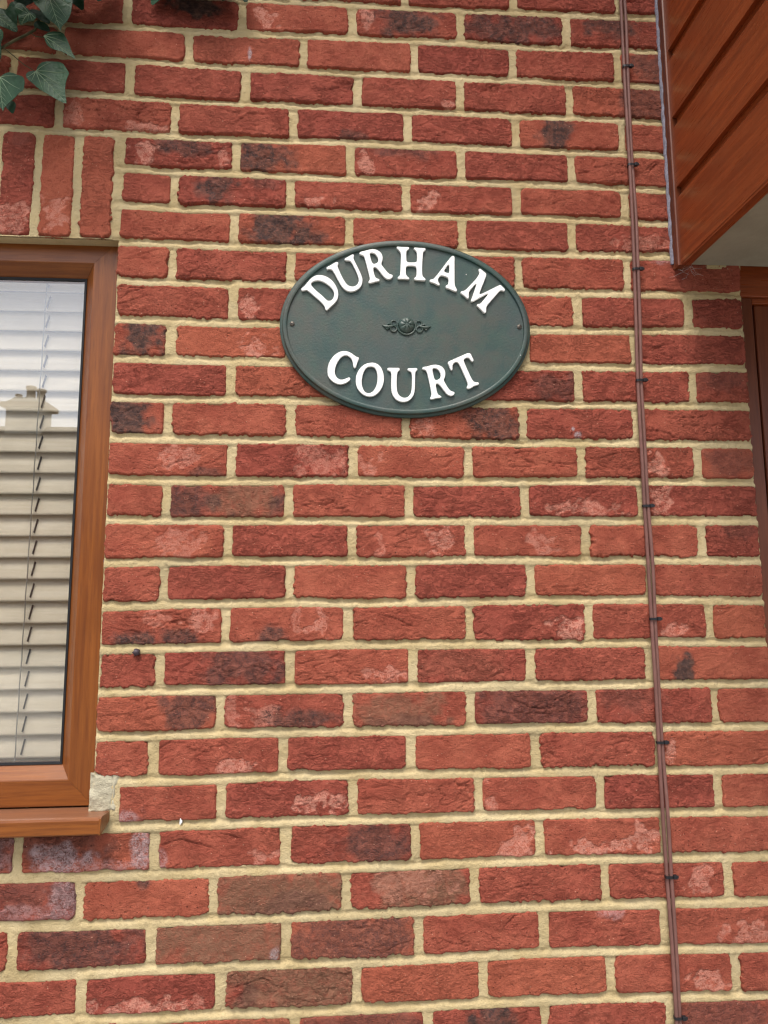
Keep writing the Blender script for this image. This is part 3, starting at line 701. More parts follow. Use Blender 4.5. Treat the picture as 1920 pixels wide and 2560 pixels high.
# mortar: one relief, pressed in under each brick and struck out over the one below
def build_mortar():
    st = 2.0
    xs = np.arange(XL - 10, XR + 0.5, st)
    zs = np.arange(-COURSE * ROW1 + 5, -COURSE * (ROW0 - 1) - 5, st)
    X, Z = np.meshgrid(xs, zs)
    inside = np.full(X.shape, -99.0, np.float32)
    bedm = np.zeros(X.shape, np.float32)
    tt = np.full(X.shape, 0.5, np.float32)
    for k in range(ROW0 - 1, ROW1 + 1):
        c = bed(k, xs)[None, :]
        rr = (Z - (c - 7.7)) / 15.4
        m = (rr > -0.35) & (rr < 1.35)
        tt = np.where(m, np.clip(rr, 0, 1), tt)
        bedm = np.where(m, sstep(-0.3, 0.0, rr) * sstep(1.3, 1.0, rr), bedm)
    soldz = (X < 3) & (Z < bed(3, xs)[None, :] - 8)
    bedm = np.where(soldz, 0, bedm)
    for r, i, xl, xr, jt, jb in BRICKS:
        a, b = np.searchsorted(xs, [xl, xr]); 
        T, B = bed(r - 1, xs[a:b]) - jt, bed(r, xs[a:b]) + jb
        j0, j1 = np.searchsorted(zs, [B.min(), T.max()])
        sub = np.minimum(np.minimum(X[j0:j1, a:b] - xl, xr - X[j0:j1, a:b]), np.minimum(Z[j0:j1, a:b] - B, T - Z[j0:j1, a:b]))
        inside[j0:j1, a:b] = np.maximum(inside[j0:j1, a:b], sub)
    for xl, xr in SOLD:
        a, b = np.searchsorted(xs, [xl, xr]); j0, j1 = np.searchsorted(zs, [HEAD, bed(3, 0) - 8])
        sub = np.minimum(np.minimum(X[j0:j1, a:b] - xl, xr - X[j0:j1, a:b]), np.minimum(Z[j0:j1, a:b] - HEAD, bed(3, 0) - 8 - Z[j0:j1, a:b]))
        inside[j0:j1, a:b] = np.maximum(inside[j0:j1, a:b], sub)
    n9, n4, n2, n25 = samp(F9, X, Z), samp(F4, X + 50, Z), samp(F2, X, Z), samp(F25, X + 200, Z)
    t = tt + 0.045 * n9 + 0.035 * n4 + 0.05 * n25
    struck = 1.3 + (4.0 + 0.9 * n25) * sstep(0.30, 0.74, t)
    lip = np.exp(-((t - 1.0) / 0.10) ** 2) * sstep(-0.9, 0.4, samp(F9, X + 400, Z * 0.5 + 60) + 0.5 * n2) * 2.4
    bedd = struck - lip
    perp = 3.0 + 0.7 * n25
    D = perp * (1 - bedm) + bedd * bedm + 0.26 * n9 + 0.22 * n4 + 0.16 * n2
    D = D + sstep(1.5, 6, inside) * 9
    keep = inside < 6.5
    win = (X < XW - 1) & (Z < HEAD) & (Z > SILL - 22)
    door = (X > 1160) & (Z > -462)
    keep &= ~win & ~door
    kc = keep[:-1, :-1] & keep[1:, :-1] & keep[:-1, 1:] & keep[1:, 1:]
    nx = len(xs)
    jj, ii = np.nonzero(kc)
    n0 = jj * nx + ii
    q = np.stack([n0, n0 + 1, n0 + nx + 1, n0 + nx], 1)
    used, inv = np.unique(q.ravel(), return_inverse=True)
    P = np.stack([X.ravel()[used] / 1000, D.ravel()[used] / 1000, Z.ravel()[used] / 1000], 1)
    me = quads_mesh('mortar', P, inv.reshape(-1, 4))
    o = link('mortar', me, M_MORTAR, wall, (0, 0, 0))
    return o
build_mortar()

# the masonry behind the faces
def core(x0, x1, z0, z1, y0=0.0085, y1=0.13, n=[0]):
    n[0] += 1
    return box('backing_wall', x0 / 1000, x1 / 1000, y0 + n[0] * 0.00003, y1 - n[0] * 0.0004, z0 / 1000, z1 / 1000, M_MORTAR, wall)
core(-2600, XL, GROUND_Z * 1000, 2200)
core(XL, 3400, -COURSE * (ROW0 - 1), 2200)
core(XL, XW - 2, HEAD, -COURSE * (ROW0 - 1))
core(XW - 2, XD, GROUND_Z * 1000, -COURSE * (ROW0 - 1))
core(XL, XW - 2, GROUND_Z * 1000, SILL - 12)
core(XD, 3400, -440, -COURSE * (ROW0 - 1))
box('backing_wall', 1.162, XD / 1000, -0.001, 0.0084, -0.468, 0.3, M_MORTAR, wall)

# pale filler beside the sill and a clinker stuck in a joint
def filler():
    xs = np.arange(8, 61, 1.5); zs = np.arange(-1478, -1408, 1.5)
    X, Z = np.meshgrid(xs, zs)
    d = np.minimum(np.minimum(X - 9, 54 - X), np.minimum(Z + 1473, -1409 - Z)) + 1.8 * samp(F9, X, Z + 40) + 0.7 * samp(F4, X, Z)
    crack = 0.7 * np.exp(-((X - 45 - 1.5 * samp(F9, X * 0.2, Z)) / 1.0) ** 2)
    Y = 0.4 - 0.35 * samp(F9, X, Z) - 0.35 * samp(F4, X, Z) - 0.2 * samp(F2, X, Z) + 4.5 * sstep(4, -2, d) + 3.2 * crack
    Y += -2.2 * np.exp(-((X - 14) / 8) ** 2 - ((Z + 1448) / 8) ** 2)
    nx = len(xs)
    i, j = np.meshgrid(np.arange(nx - 1), np.arange(len(zs) - 1))
    n0 = (j * nx + i).ravel()
    q = np.stack([n0, n0 + 1, n0 + nx + 1, n0 + nx], 1)
    o = link('mortar_filler', quads_mesh('mortar_filler', np.stack([X, Y, Z], -1).reshape(-1, 3) / 1000, q), M_PATCH, wall)
    o['label'] = 'pale grey mortar patch beside the window sill'
filler()
bm = bmesh.new(); bmesh.ops.create_icosphere(bm, subdivisions=2, radius=0.0065)
for p in bm.verts: p.co = p.co * (1 + 0.25 * math.sin(p.co.x * 900) * math.cos(p.co.z * 700))
me = bpy.data.meshes.new('clinker_lump'); bm.to_mesh(me); bm.free()
for pl_ in me.polygons: pl_.use_smooth = True
link('clinker_lump', me, M_CLINKER, wall, (0.079, -0.003, -1.207))

def splash(x, z, w, h, y=-0.0005):
    n = 18; V, F = [], []
    rs = random.Random(int(x * 1e4))
    for f, dy in ((1.0, 0.004), (0.85, -0.0006), (0.4, -0.0010)):
        for k in range(n):
            a = 2 * math.pi * k / n
            r = f * (1 + 0.25 * math.sin(3 * a + x * 90) + rs.uniform(-.1, .1))
            V.append((x + w * r * math.cos(a), y + dy, z + h * r * math.sin(a)))
    for i in range(2):
        for k in range(n):
            F.append((i * n + k, i * n + (k + 1) % n, (i + 1) * n + (k + 1) % n, (i + 1) * n + k))
    F.append(tuple(2 * n + k for k in range(n)))
    geo_obj('splash', (V, F), M_WHITE, wall)
splash(0.163, -1.492, 0.0022, 0.0055, 0.0)

# ------------------------------------------------------------------ window
win = root('window', (-0.58, 0.05, SILL / 1000), 'brown wood-effect framed window with closed cream blind behind the glass', 'window')
WX0, WX1, WZ0, WZ1 = -1.17, 0.006, -1.471, -0.432
PROF = [(0, 75), (0, 31), (1, 30), (43.5, 30), (45, 30.6), (46, 32), (64, 53.5), (66, 55), (66, 75)]
def member(name, side, prof, mat, parent, gap=0.00025):
    V = []
    for i, y in prof:
        i, y = i / 1000, y / 1000
        if side == 'right': V += [(WX1 - i, y, WZ0 + i + gap), (WX1 - i, y, WZ1 - i - gap)]
        if side == 'left': V += [(WX0 + i, y, WZ1 - i - gap), (WX0 + i, y, WZ0 + i + gap)]
        if side == 'top': V += [(WX1 - i - gap, y, WZ1 - i), (WX0 + i + gap, y, WZ1 - i)]
        if side == 'bottom': V += [(WX0 + i + gap, y, WZ0 + i), (WX1 - i - gap, y, WZ0 + i)]
    n = len(prof)
    F = [(2 * k, 2 * ((k + 1) % n), 2 * ((k + 1) % n) + 1, 2 * k + 1) for k in range(n)]
    F += [tuple(2 * k for k in range(n)), tuple(2 * k + 1 for k in range(n - 1, -1, -1))]
    return geo_obj(name, (V, F), mat, parent, False)
for s, m in (('right', M_WOODZ), ('left', M_WOODZ), ('top', M_WOODX), ('bottom', M_WOODX)):
    member('frame_rail', s, PROF, m, win)
    member('gasket', s, [(65.2, 52.5), (69.5, 53.5), (69.5, 58), (65.2, 58)], M_GASKET, win)
pane = box('glass_pane', WX0 + 0.062, WX1 - 0.062, 0.056, 0.060, WZ0 + 0.062, WZ1 - 0.062, M_GLASS, win)
pane2 = box('glass_pane', WX0 + 0.062, WX1 - 0.062, 0.072, 0.076, WZ0 + 0.062, WZ1 - 0.062, M_GLASS2, win)
sill = prism('sill', [(0.045, -1.4755), (0.03, -1.4735), (-0.034, -1.4695), (-0.0385, -1.4705), (-0.040, -1.474), (-0.040, -1.4945), (-0.0385, -1.497), (-0.020, -1.497), (-0.018, -1.490), (0.045, -1.490)],
             'x', -1.20, 0.0405, M_WOODX, win)
prism('end_cap', [(0.006, -1.4728), (-0.034, -1.4692), (-0.0395, -1.4715), (-0.0405, -1.4955), (-0.0385, -1.4985), (-0.006, -1.4905), (0.006, -1.486)],
      'x', 0.0407, 0.0432, M_WOODZ, sill)
# sealant between frame and brick
pts = [(0.0125 + 0.0008 * math.sin(k * 1.7), 0.026 + 0.002 * math.sin(k * 0.9), -0.445 - k * 0.0128) for k in range(80)]
tube('sealant', pts, [0.0045 + 0.0008 * math.sin(k * 2.3) for k in range(80)], M_SEAL2, win, 6)

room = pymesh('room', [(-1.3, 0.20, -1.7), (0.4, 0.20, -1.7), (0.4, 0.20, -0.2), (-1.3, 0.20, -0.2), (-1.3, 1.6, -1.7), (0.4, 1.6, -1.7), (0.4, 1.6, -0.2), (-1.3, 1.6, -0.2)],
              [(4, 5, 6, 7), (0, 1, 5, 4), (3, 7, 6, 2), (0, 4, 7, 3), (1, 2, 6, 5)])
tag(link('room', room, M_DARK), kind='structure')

# ------------------------------------------------------------------ blind
blind = root('venetian_blind', (-0.58, 0.105, -1.46), 'cream venetian blind hanging closed behind the window glass', 'blind')
slat_me = None
def slat_mesh():
    n = 10; V, F = [], []
    ang = R(18); L = 0.0480; th = 0.0024
    for side in (0, 1):
        for k in range(n + 1):
            t = k / n
            bow = 0.0016 * (1 - (2 * t - 1) ** 2)
            y = -math.sin(ang) * L * (0.5 - t) - bow + side * th
            z = -math.cos(ang) * L * (0.5 - t)
            V += [(-0.545, y, z), (0.545, y, z)]
    m = 2 * (n + 1)
    for k in range(n):
        F.append((2 * k, 2 * k + 1, 2 * k + 3, 2 * k + 2))
        F.append((m + 2 * k, m + 2 * k + 2, m + 2 * k + 3, m + 2 * k + 1))
    F += [(0, m, m + 1, 1), (2 * n, 2 * n + 1, m + 2 * n + 1, m + 2 * n)]
    return fix(pymesh('slat', V, F, True))
sm = slat_mesh(); sm.materials.append(M_SLAT)
for k in range(0, 24):
    zb = -0.5007 - 0.04118 * k
    o = bpy.data.objects.new('slat', sm); COL.objects.link(o); o.parent = blind
    o.location = Vector((-0.60 + random.uniform(-.0008, .0008), 0.112, zb + 0.0226)) - Vector(blind.location)
    o.rotation_euler = (R(random.uniform(-1.2, 1.2)), R(random.uniform(-.06, .06)), 0)
box('head_rail', -1.15, -0.05, 0.09, 0.135, -0.487, -0.445, M_SLAT, blind, 0.002)
for cxp in (-0.1545, -0.60, -1.04):
    pts = [(cxp - 0.004 * k / 24, 0.0985 + 0.0012 * math.sin(k * math.pi / 2), -0.47 - k * 0.0205) for k in range(48)]
    tube('ladder_cord', pts, 0.0012, M_CORD, blind, 6)
    for k in range(0, 24):
        zb = -0.5007 - 0.04118 * k
        if cxp > -0.2:
            o = box('cord_dash', cxp + 0.0014, cxp + 0.0025, 0.1045, 0.1105, zb + 0.006, zb + 0.034, M_GASKET, blind)  # thin dark dash on each slat beside the cord
            o.rotation_euler = (R(-16), R(5), 0)

# unseen eaves, added and sized to shade the upper wall
tag(prism('shade_eaves', [(-0.50, 1.02), (0.12, 1.02), (0.12, 1.45), (-0.50, 1.10)], 'x', -2.6, 1.085, M_ROOF), kind='structure')

# ------------------------------------------------------------------ plaque
SX, SZ, SA, SB = 0.558, -0.6075, 0.2385, 0.1750
sign = root('house_sign', (SX, -0.002, SZ - SB), 'oval dark green plaque with white raised letters DURHAM COURT', 'sign')
def plate():
    prof = [(2, -1.5), (0, -2.5), (0, -8), (1.2, -9.2), (4.6, -9.8), (5.2, -13.4), (6.4, -14.8), (8.5, -15.2), (11.8, -15.1), (13.2, -14.4), (14.0, -11.0), (17, -10.8)]
    for f in (0.75, 0.5, 0.25): prof.append(('s', f))
    n = 160; V, F = [], []
    for p in prof:
        for k in range(n):
            a = 2 * math.pi * k / n
            if p[0] == 's':
                V.append((SX + (SA - 0.017) * p[1] * math.cos(a), -0.0108, SZ + (SB - 0.017) * p[1] * math.sin(a)))
            else:
                V.append((SX + (SA - p[0] / 1000) * math.cos(a), p[1] / 1000, SZ + (SB - p[0] / 1000) * math.sin(a)))
    V.append((SX, -0.0108, SZ))
    m = len(prof)
    for i in range(m - 1):
        for k in range(n):
            k2 = (k + 1) % n
            F.append((i * n + k, i * n + k2, (i + 1) * n + k2, (i + 1) * n + k))
    for k in range(n):
        F.append(((m - 1) * n + k, (m - 1) * n + (k + 1) % n, len(V) - 1))
    return V, F
geo_obj('plate', plate(), M_GREEN, sign, True)

def chaikin(p, it=2):
    p = [Vector(q) for q in p]
    for _ in range(it):
        o = []
        for a, b in zip(p, p[1:] + p[:1]):
            o += [a * 0.75 + b * 0.25, a * 0.25 + b * 0.75]
        p = o
    return p
def cast_letter(ch, loops):
    cu = bpy.data.curves.new('letter', 'CURVE'); cu.dimensions = '2D'; cu.fill_mode = 'BOTH'
    allp = np.array(loops[0]); cx, cz = allp.mean(0)
    cu.extrude = 0.0021; cu.bevel_depth = 0.0007; cu.bevel_resolution = 2; cu.offset = -0.0012
    for lp in loops:
        pts = chaikin([((x - cx) / 1000, (z - cz) / 1000, 0) for x, z in lp], 2)
        sp = cu.splines.new('POLY'); sp.points.add(len(pts) - 1)
        for q, c in zip(sp.points, pts): q.co = (c.x, c.y, 0, 1)
        sp.use_cyclic_u = True
    tmp = bpy.data.objects.new('tmp', cu); COL.objects.link(tmp)
    bpy.context.view_layer.update()
    dg = bpy.context.evaluated_depsgraph_get()
    me = bpy.data.meshes.new_from_object(tmp.evaluated_get(dg))
    bpy.data.objects.remove(tmp, do_unlink=True)
    me.materials.clear()
    me.transform(Matrix.Rotation(R(90), 4, 'X'))
    me.name = 'letter'
    o = link('letter', me, M_WHITE, sign, (cx / 1000, -0.0132, cz / 1000))
    o['label'] = 'white raised serif letter ' + ch
for ch, loops in LETTERS:
    cast_letter(ch, loops)
# flower and scrolls in the middle
OX, OZ, OY = 0.5578, -0.6043, -0.0108
def rosette():
    n, m, rad = 64, 12, 0.0158
    V, F = [], []
    for i in range(m + 1):
        rr = i / m
        for k in range(n):
            a = 2 * math.pi * k / n
            pet = abs(math.sin(3.5 * a + 0.3)) ** 0.45
            hgt = 0.0075 * math.sqrt(max(0, 1 - rr ** 2.2)) * (0.72 + 0.28 * pet if rr > 0.18 else 0.86)
            edge = 1 - 0.05 * (1 - pet) * rr
            V.append((OX + rad * rr * edge * math.cos(a), OY - hgt, OZ + rad * rr * edge * math.sin(a)))
    for i in range(m):
        for k in range(n):
            k2 = (k + 1) % n
            F.append((i * n + k, i * n + k2, (i + 1) * n + k2, (i + 1) * n + k))
    F.append(tuple(range(n)))
    return V, F
orn = geo_obj('ornament', rosette(), M_GREEN, sign, True)
def arc(cx, cz, r, a0, a1, n=20, y=OY - 0.0012):
    return [(cx + r * math.cos(R(a0 + (a1 - a0) * k / n)), y, cz + r * math.sin(R(a0 + (a1 - a0) * k / n))) for k in range(n + 1)]
geo_obj('ring', tube_geo(arc(OX, OZ - 0.001, 0.0176, 165, 375, 40), 0.0018, 8), M_GREEN, orn)
for s in (-1, 1):
    def mx(p): return [(OX + s * (x - OX), y, z) for x, y, z in p]
    parts = [tube_geo(mx(arc(OX + 0.0242, OZ + 0.0035, 0.0052, -200, 130)), 0.0017, 7),
             tube_geo(mx(arc(OX + 0.0245, OZ - 0.0075, 0.0058, 60, -250)), 0.0017, 7),
             tube_geo(mx(arc(OX + 0.0335, OZ - 0.0015, 0.0036, 150, -160)), 0.0016, 7),
             tube_geo(mx([(OX + 0.026, OY - 0.001, OZ - 0.002), (OX + 0.034, OY - 0.0015, OZ - 0.0045), (OX + 0.040, OY - 0.0012, OZ - 0.004), (OX + 0.0465, OY - 0.0008, OZ - 0.0005)]), [0.0018, 0.0034, 0.0028, 0.0006], 8),
             tube_geo(mx([(OX + 0.033, OY - 0.001, OZ - 0.006), (OX + 0.037, OY - 0.001, OZ - 0.0085), (OX + 0.041, OY - 0.001, OZ - 0.0060)]), [0.0015, 0.0025, 0.0008], 7)]
    geo_obj('scroll', join_geo(parts), M_GREEN, orn)
    sxp, szp = (0.3428, -0.6062) if s < 0 else (0.775, -0.6023)
    V, F = [], []
    for rr, yy in ((0.0046, -0.0105), (0.0045, -0.0120), (0.0034, -0.0128), (0.0001, -0.0131)):
        for k in range(20):
            a = 2 * math.pi * k / 20
            V.append((sxp + rr * math.cos(a), yy, szp + rr * math.sin(a)))
    for i in range(3):
        for k in range(20):
            F.append((i * 20 + k, i * 20 + (k + 1) % 20, (i + 1) * 20 + (k + 1) % 20, (i + 1) * 20 + k))
    sc = geo_obj('screw', (V, F), M_SCREW, sign)
    slot = box('slot', -0.0036, 0.0036, -0.0134, -0.0126, -0.0005, 0.0005, M_GASKET, sc)
    slot.location = Vector((sxp, -0.0129, szp)) - wloc(sc); slot.rotation_euler = (0, R(25 if s < 0 else -60), 0)

# ------------------------------------------------------------------ cables
CP = [(400, 1014), (114, 1015), (-39, 1016.5), (-256, 1016), (-477, 1013), (-703, 1010), (-947, 1008), (-1157, 1010), (-1377, 1012), (-1606, 1013), (-1835, 1016), (-2300, 1018), (-2690, 1018)]
TIES = [-39, -256, -477, -703, -947, -1157, -1377, -1606, -1835]
def cable_path(s):
    pts = []
    for z in np.arange(360, -2690, -15.0):
        x = np.interp(-z, [-p[0] for p in CP], [p[1] for p in CP]) + 1.2 * math.sin(z / 97.0)
        near = min(abs(z - t) for t in TIES)
        gap = 3.35 + 0.7 * min(1, near / 90.0) * (0.5 + 0.5 * math.sin(z / 61.0 + 1))
        y = -6.0 - 1.3 * math.sin(z / 83.0 + s) - 1.2 * min(1, near / 100) - 0.4 * s * math.sin(z / 150)
        pts.append(((x + s * gap) / 1000, y / 1000, z / 1000))
    return pts
for s, lab in ((-1, 'left one of two thin brown cables clipped down the brick wall'), (1, 'right one of two thin brown cables clipped down the brick wall')):
    o = tube('cable', cable_path(s), 0.00325, M_CABLE, None, 12)
    tag(o, lab, 'cable', 'pair of brown cables')
ordw = ['topmost of all', 'second from the top', 'third from the top', 'fourth from the top', 'fifth from the top', 'sixth from the top', 'seventh from the top', 'eighth from the top', 'lowest of all']
for k, z in enumerate(TIES):
    x = (np.interp(-z, [-p[0] for p in CP], [p[1] for p in CP]) + 1.2 * math.sin(z / 97.0)) / 1000
    zz = z / 1000
    t = root('cable_tie', (x, -0.006, zz), 'black cable tie round the brown cables, ' + ordw[k], 'cable tie', 'cable ties down the cable pair')
    n = 36; V, F = [], []
    for i in range(n):
        a = 2 * math.pi * i / n
        ex, ey = 0.0078 * math.copysign(abs(math.cos(a)) ** 0.6, math.cos(a)), 0.0047 * math.copysign(abs(math.sin(a)) ** 0.6, math.sin(a))
        for q, dz in ((1.0, -0.0022), (1.0, 0.0022), (0.82, 0.0022), (0.82, -0.0022)):
            V.append((x + ex * q, -0.0066 + ey * q, zz + dz))
    for i in range(n):
        for q in range(4):
            F.append((i * 4 + q, i * 4 + (q + 1) % 4, ((i + 1) % n) * 4 + (q + 1) % 4, ((i + 1) % n) * 4 + q))
    geo_obj('strap', (V, F), M_TIE, t, False)
    rot = R(random.uniform(-4, 8))
    hd = box('head', x + 0.0055, x + 0.0125, -0.0125, -0.0065, zz - 0.0032, zz + 0.0036, M_TIE, t, 0.0008)
    tl = box('tail', x + 0.0118, x + 0.0150, -0.0112, -0.0088, zz - 0.0020, zz + 0.0024, M_TIE, t, 0.0004)

# ------------------------------------------------------------------ clad overhang
ovh = root('clad_overhang', (1.9, -0.4, -0.469), 'overhanging bay clad in reddish brown wood-effect boards with cream soffit', 'overhang')
OX0, OY0, OZ0, OZ1 = 1.098, -0.80, -0.469, 1.10
gz = [OZ0, -0.3105, -0.1610, -0.0120]
while gz[-1] < OZ1: gz.append(gz[-1] + 0.150)
def bprof(z0, z1):
    # (outward offset, z): flat face, bevel to a recessed rebate at the top
    return [(0.0, z0), (0.0, z1 - 0.024), (0.0015, z1 - 0.022), (0.0085, z1 - 0.0125), (0.0095, z1 - 0.0105), (0.0095, z1 - 0.0002), (0.018, z1 - 0.0002), (0.018, z0)]
for z0, z1 in zip(gz[:-1], gz[1:]):
    prism('board', [(OX0 + a, z) for a, z in bprof(z0, z1)], 'y', OY0 + 0.02, -0.020, M_CLADY, ovh)
    prism('board', [(OY0 + a, z) for a, z in bprof(z0, z1)], 'x', OX0 + 0.02, 3.2, M_CLADX, ovh)
box('corner_post', OX0 - 0.004, OX0 + 0.0195, OY0 - 0.004, OY0 + 0.0195, OZ0 - 0.002, OZ1, M_CLADZ, ovh, 0.002)
# edge trim against the wall, with its raised lip
prism('edge_trim', [(1.0925, -0.0015), (1.1160, -0.0015), (1.1160, -0.0225), (1.0975, -0.0225), (1.0945, -0.0225), (1.0920, -0.0215), (1.0915, -0.0195), (1.0922, -0.0175), (1.0945, -0.0165), (1.0945, -0.006)],
      'z', OZ0 - 0.004, OZ1, M_CLADZ, ovh)
prism('bottom_trim', [(OX0 + 0.0006, OZ0 - 0.0045), (OX0 + 0.018, OZ0 - 0.0045), (OX0 + 0.018, OZ0 - 0.0003), (OX0 + 0.0006, OZ0 - 0.0003)], 'y', OY0 + 0.02, -0.0228, M_CLADY, ovh)
box('soffit', OX0 + 0.0185, 3.2, OY0 + 0.0185, -0.0025, -0.4610, -0.449, M_SOFFIT, ovh)
box('roof_deck', OX0, 3.2, OY0, -0.001, OZ1, OZ1 + 0.05, M_ROOF, ovh)
pts = [(1.0912 + 0.0008 * math.sin(k * 1.9), -0.0015 + 0.0006 * math.sin(k * 2.7), -0.462 + k * 0.0125) for k in range(70)]
tube('sealant_bead', pts, [0.0034 + 0.0006 * math.sin(k * 1.3) + 0.0004 * math.sin(k * 3.1) for k in range(70)], M_SEAL, ovh, 7)

# ------------------------------------------------------------------ doorway under the overhang
dr = root('door_frame', (1.75, 0.05, GROUND_Z), 'dark brown wood-effect door frame at the right edge below the overhang', 'door frame')
box('jamb', 1.222, 1.272, 0.030, 0.095, GROUND_Z, -0.5125, M_CLADZ, dr, 0.0015)
box('stop', 1.2722, 1.280, 0.052, 0.095, GROUND_Z, -0.5125, M_GASKET, dr)
box('head', 1.222, 3.2, 0.024, 0.095, -0.5120, -0.445, M_CLADX, dr, 0.0015)
box('head_bead', 1.2725, 3.2, 0.030, 0.095, -0.524, -0.5125, M_CLADX, dr, 0.001)
st = box('sash_stile', 1.2803, 1.345, 0.036, 0.09, GROUND_Z + 0.02, -0.5245, M_CLADZ, dr, 0.003)
box('sash_rail', 1.3455, 3.2, 0.036, 0.09, -0.60, -0.5245, M_CLADX, dr, 0.003)
box('panel', 1.3455, 3.2, 0.055, 0.08, GROUND_Z + 0.02, -0.6005, M_CLADZ, dr)

# ------------------------------------------------------------------ ivy
ivy = root('ivy_plant', (-0.14, -0.03, -0.2), 'dark green ivy with lobed leaves creeping in at the upper left corner', 'ivy')
def leaf(depth, stalk, tip, outline, mat, parent, curl=0.010, tilt=0.0, veins=True):
    P = [Vector((x / 1000, z / 1000, 0)) for x, z in outline]
    P = [Vector((p.x, p.y)) for p in chaikin(P, 1)]
    S, T = Vector((stalk[0] / 1000, stalk[1] / 1000)), Vector((tip[0] / 1000, tip[1] / 1000))
    ax = (T - S); L = max(ax.length, 1e-4); ax = ax / L; sd = Vector((-ax.y, ax.x))
    def Y(q):
        u, w = (q - S).dot(ax) / L, (q - S).dot(sd) / L
        return depth - curl * (abs(w) * 0.9) + curl * (u ** 2) * 0.8 + tilt * w * L - 0.0015 * math.sin(9 * w + 5 * u)
    c = S * 0.62 + T * 0.38
    n = len(P); V, F = [], []
    rings = (1.0, 0.75, 0.5, 0.25)
    for f in rings:
        for p in P:
            q = c + (p - c) * f
            V.append((q.x, Y(q), q.y))
    V.append((c.x, Y(c), c.y))
    for i in range(len(rings) - 1):
        for k in range(n):
            k2 = (k + 1) % n
            F.append((i * n + k, i * n + k2, (i + 1) * n + k2, (i + 1) * n + k))
    for k in range(n):
        F.append((3 * n + k, 3 * n + (k + 1) % n, 4 * n))
    V2 = [(x, y + 0.0006, z) for x, y, z in V]
    m = len(V)
    F2 = [tuple(i + m for i in reversed(f)) for f in F] + [(k, (k + 1) % n, m + (k + 1) % n, m + k) for k in range(n)]
    lf = geo_obj('leaf', (V + V2, F + F2), mat, parent, True)
    if veins:
        parts = []
        far = sorted(P, key=lambda p: -(p - S).length)
        ends = [T]
        for ang in (-95, -58, -28, 28, 58, 95):
            d = Vector((math.cos(R(ang)) * ax.x - math.sin(R(ang)) * ax.y, math.sin(R(ang)) * ax.x + math.cos(R(ang)) * ax.y))
            cand = [p for p in P if (p - S).length > 1e-4 and (p - S).normalized().dot(d) > 0.985]
            if cand: ends.append(S + (max(cand, key=lambda p: (p - S).length) - S) * 0.9)
        for e in ends:
            pts = [S + (e - S) * (k / 6) for k in range(7)]
            parts.append(tube_geo([(p.x, Y(p) - 0.0002, p.y) for p in pts], [0.0008 * (1 - 0.12 * k) for k in range(7)], 5))
        for k in range(2, 6):
            q = S + (T - S) * (k / 7)
            for s in (-1, 1):
                e = q + (ax * 0.8 + sd * s * 0.6) * L * 0.22
                pts = [q + (e - q) * (j / 4) for j in range(5)]
                parts.append(tube_geo([(p.x, Y(p) - 0.0001, p.y) for p in pts], [0.00032, 0.0003, 0.00026, 0.0002, 0.00012], 4))
        geo_obj('vein', join_geo(parts), M_VEIN, lf)
    return lf
for k, (d, s, t, outl) in enumerate(IVY):
    leaf(d, s, t, outl, M_LEAFD if k in (6, 7, 8) else M_LEAF, ivy, [0.006, 0.005, 0.007, 0.006, 0.005, 0.005, 0.004, 0.004, 0.004][k], [0.15, 0.1, 0.2, -0.1, 0.2, -0.1, 0, 0, 0][k], k not in (6, 7, 8))
for k, st_ in enumerate(IVY_STEMS):
    pts = [(x / 1000, -0.024 - 0.006 * (i / len(st_)) if k else -0.02, z / 1000) for i, (x, z) in enumerate(st_)]
    tube('stem', pts, 0.0024 if k == 0 else 0.0009, M_STEM, ivy, 7)
# small dark leaves deeper in the corner
rv = random.Random(21)
LOBE = [(0, 0), (-14, 10), (-30, 8), (-36, -8), (-30, -20), (-20, -26), (-14, -38), (0, -58), (14, -38), (20, -26), (30, -20), (36, -8), (30, 8), (14, 10)]
for px, pz, an, sc, dp, mt in ((-205, 62, 40, .8, .03, 0), (-170, 40, -30, .7, .022, 0), (-120, 70, 15, .95, .035, 1), (-85, 48, 30, .8, .03, 0), (-205, 5, 20, .75, .02, 0), (-235, -60, 30, .9, .03, 1),
                               (-60, 88, 25, .95, .05, 1), (-30, 92, 40, .8, .03, 0), (-160, 95, 5, .9, .06, 1), (195, 97, 10, .95, .03, 0), (140, 108, -10, 1.0, .02, 0), (105, 100, 25, .9, .025, 0)):
    a = R(an)
    outl = [(px + sc * (x * math.cos(a) - z * math.sin(a)), pz + sc * (x * math.sin(a) + z * math.cos(a))) for x, z in LOBE]
    leaf(-dp, (px, pz), outl[7], outl, (M_LEAFD, M_LEAF)[mt], ivy, 0.010, rv.uniform(-.25, .25), mt == 1)
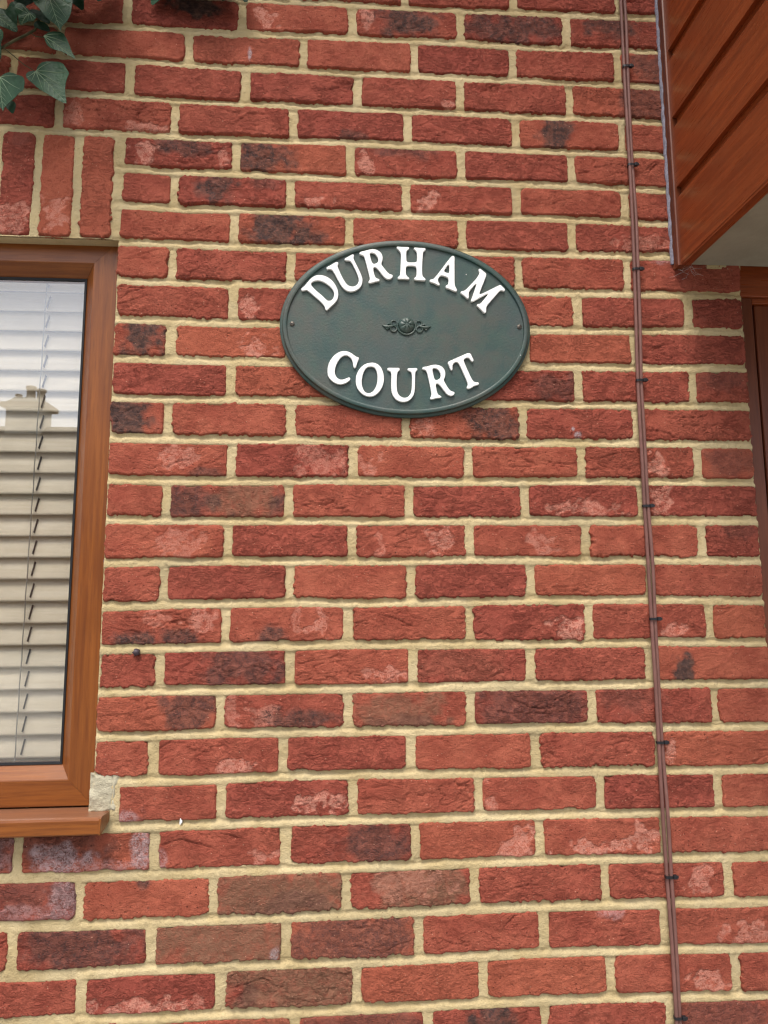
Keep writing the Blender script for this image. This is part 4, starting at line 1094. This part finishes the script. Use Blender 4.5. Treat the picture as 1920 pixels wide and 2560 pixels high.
# the rest of the plant just above the picture
std = [(0, 0), (-14, 10), (-30, 8), (-36, -8), (-30, -20), (-20, -26), (-14, -38), (0, -58), (14, -38), (20, -26), (30, -20), (36, -8), (30, 8), (14, 10)]
def top_edge(d):             # lowest height the picture shows at distance d from the wall
    return (-1.105 + 1.165 * ((1.198 - d) / 1.198)) * 1000
for k in range(150):
    near = k < 26
    d = random.uniform(0.02, 0.05) if near else random.uniform(0.04, 0.21)
    px = random.uniform(70, 225) if near else random.uniform(-480, 10)
    a = R(random.uniform(-50, 50)); s = random.uniform(0.75, 1.2)
    base = [(s * (x * math.cos(a) - z * math.sin(a)), s * (x * math.sin(a) + z * math.cos(a))) for x, z in std]
    low = min(z for _, z in base)
    pz = top_edge(d + 0.02) + 14 - low + (random.uniform(0, 90) if near else random.uniform(0, 260) * random.random())
    outl = [(px + x, pz + z) for x, z in base]
    leaf(-d, (px, pz), outl[7], outl, random.choice((M_LEAF, M_LEAFD)), ivy, random.uniform(0.006, 0.016), random.uniform(-.4, .4), False)

# ------------------------------------------------------------------ cobwebs at the overhang's lower corner
parts = []
rw = random.Random(5)
for k in range(11):
    a = Vector((1.085 + rw.uniform(0, 0.06), -rw.uniform(0.001, 0.02), -0.47 + rw.uniform(-0.012, 0.004)))
    b = a + Vector((rw.uniform(-0.03, 0.03), rw.uniform(-0.01, 0.012), -rw.uniform(0.0, 0.02)))
    b.y = min(b.y, -0.0012)
    mid = (a + b) / 2 + Vector((rw.uniform(-.004, .004), 0, -0.004))
    parts.append(tube_geo([a, mid, b], 0.00017, 4))
tag(geo_obj('cobweb', join_geo(parts), M_WEB, None), 'wispy grey cobweb strands at the lower corner of the clad overhang', 'cobweb', None, None)

# ------------------------------------------------------------------ house across the street, seen in the window glass
hx, hy = -9.9, -20.7
hs_ = root('house', (hx, hy - 3.5, GROUND_Z), 'house with dark tiled roof and chimney mirrored in the window glass', 'house')
RZ = -1.105 + 5.50
EV = RZ - 2.6
box('wall', hx - 8, hx + 9, hy - 2.3, hy + 2.3, GROUND_Z, EV, M_RENDER, hs_)
rf = prism('roof', [(hy - 2.75, EV - 0.15), (hy - 2.75, EV + 0.02), (hy, RZ), (hy + 2.75, EV + 0.02), (hy + 2.75, EV - 0.15)], 'x', hx - 8.4, hx + 9.4, M_ROOF, hs_)
cz = -1.105
box('chimney', -10.43, -9.28, hy - 0.35, hy + 0.35, RZ - 0.8, cz + 6.05, M_CHIM, rf)
box('chimney_cap', -10.58, -9.10, hy - 0.48, hy + 0.48, cz + 6.051, cz + 6.22, M_POT, rf, 0.03)
prism('chimney_cap', [(-10.45, cz + 6.221), (-9.25, cz + 6.221), (-9.6, cz + 6.38), (-10.15, cz + 6.38)], 'y', hy - 0.4, hy + 0.4, M_CHIM, rf)
for px, pr, ph in ((-10.22, 0.10, 0.34), (-9.83, 0.15, 0.62), (-9.50, 0.14, 0.52)):
    zb = cz + 6.24
    geo_obj('chimney_pot', tube_geo([(px, hy, zb), (px, hy, zb + ph * 0.82), (px, hy, zb + ph * 0.86), (px, hy, zb + ph)], [pr, pr * 0.86, pr * 1.12, pr * 1.08], 16), M_POT, rf)
for wx in (-6.5, -3.7, 3.7, 6.5):
    for wz in (0.9, 3.3):
        f = box('house_window', hx + wx - 0.6, hx + wx + 0.6, hy + 2.301, hy + 2.36, GROUND_Z + wz, GROUND_Z + wz + 1.2, M_PVC, hs_)
        for sx in (-0.29, 0.29):
            box('pane', hx + wx + sx - 0.24, hx + wx + sx + 0.24, hy + 2.3605, hy + 2.368, GROUND_Z + wz + 0.08, GROUND_Z + wz + 1.12, M_PANE, f)
dd = box('door', hx - 0.5, hx + 0.5, hy + 2.301, hy + 2.36, GROUND_Z, GROUND_Z + 2.05, M_CLADZ, hs_)
box('handle', hx + 0.36, hx + 0.42, hy + 2.3605, hy + 2.40, GROUND_Z + 1.0, GROUND_Z + 1.04, M_SCREW, dd)
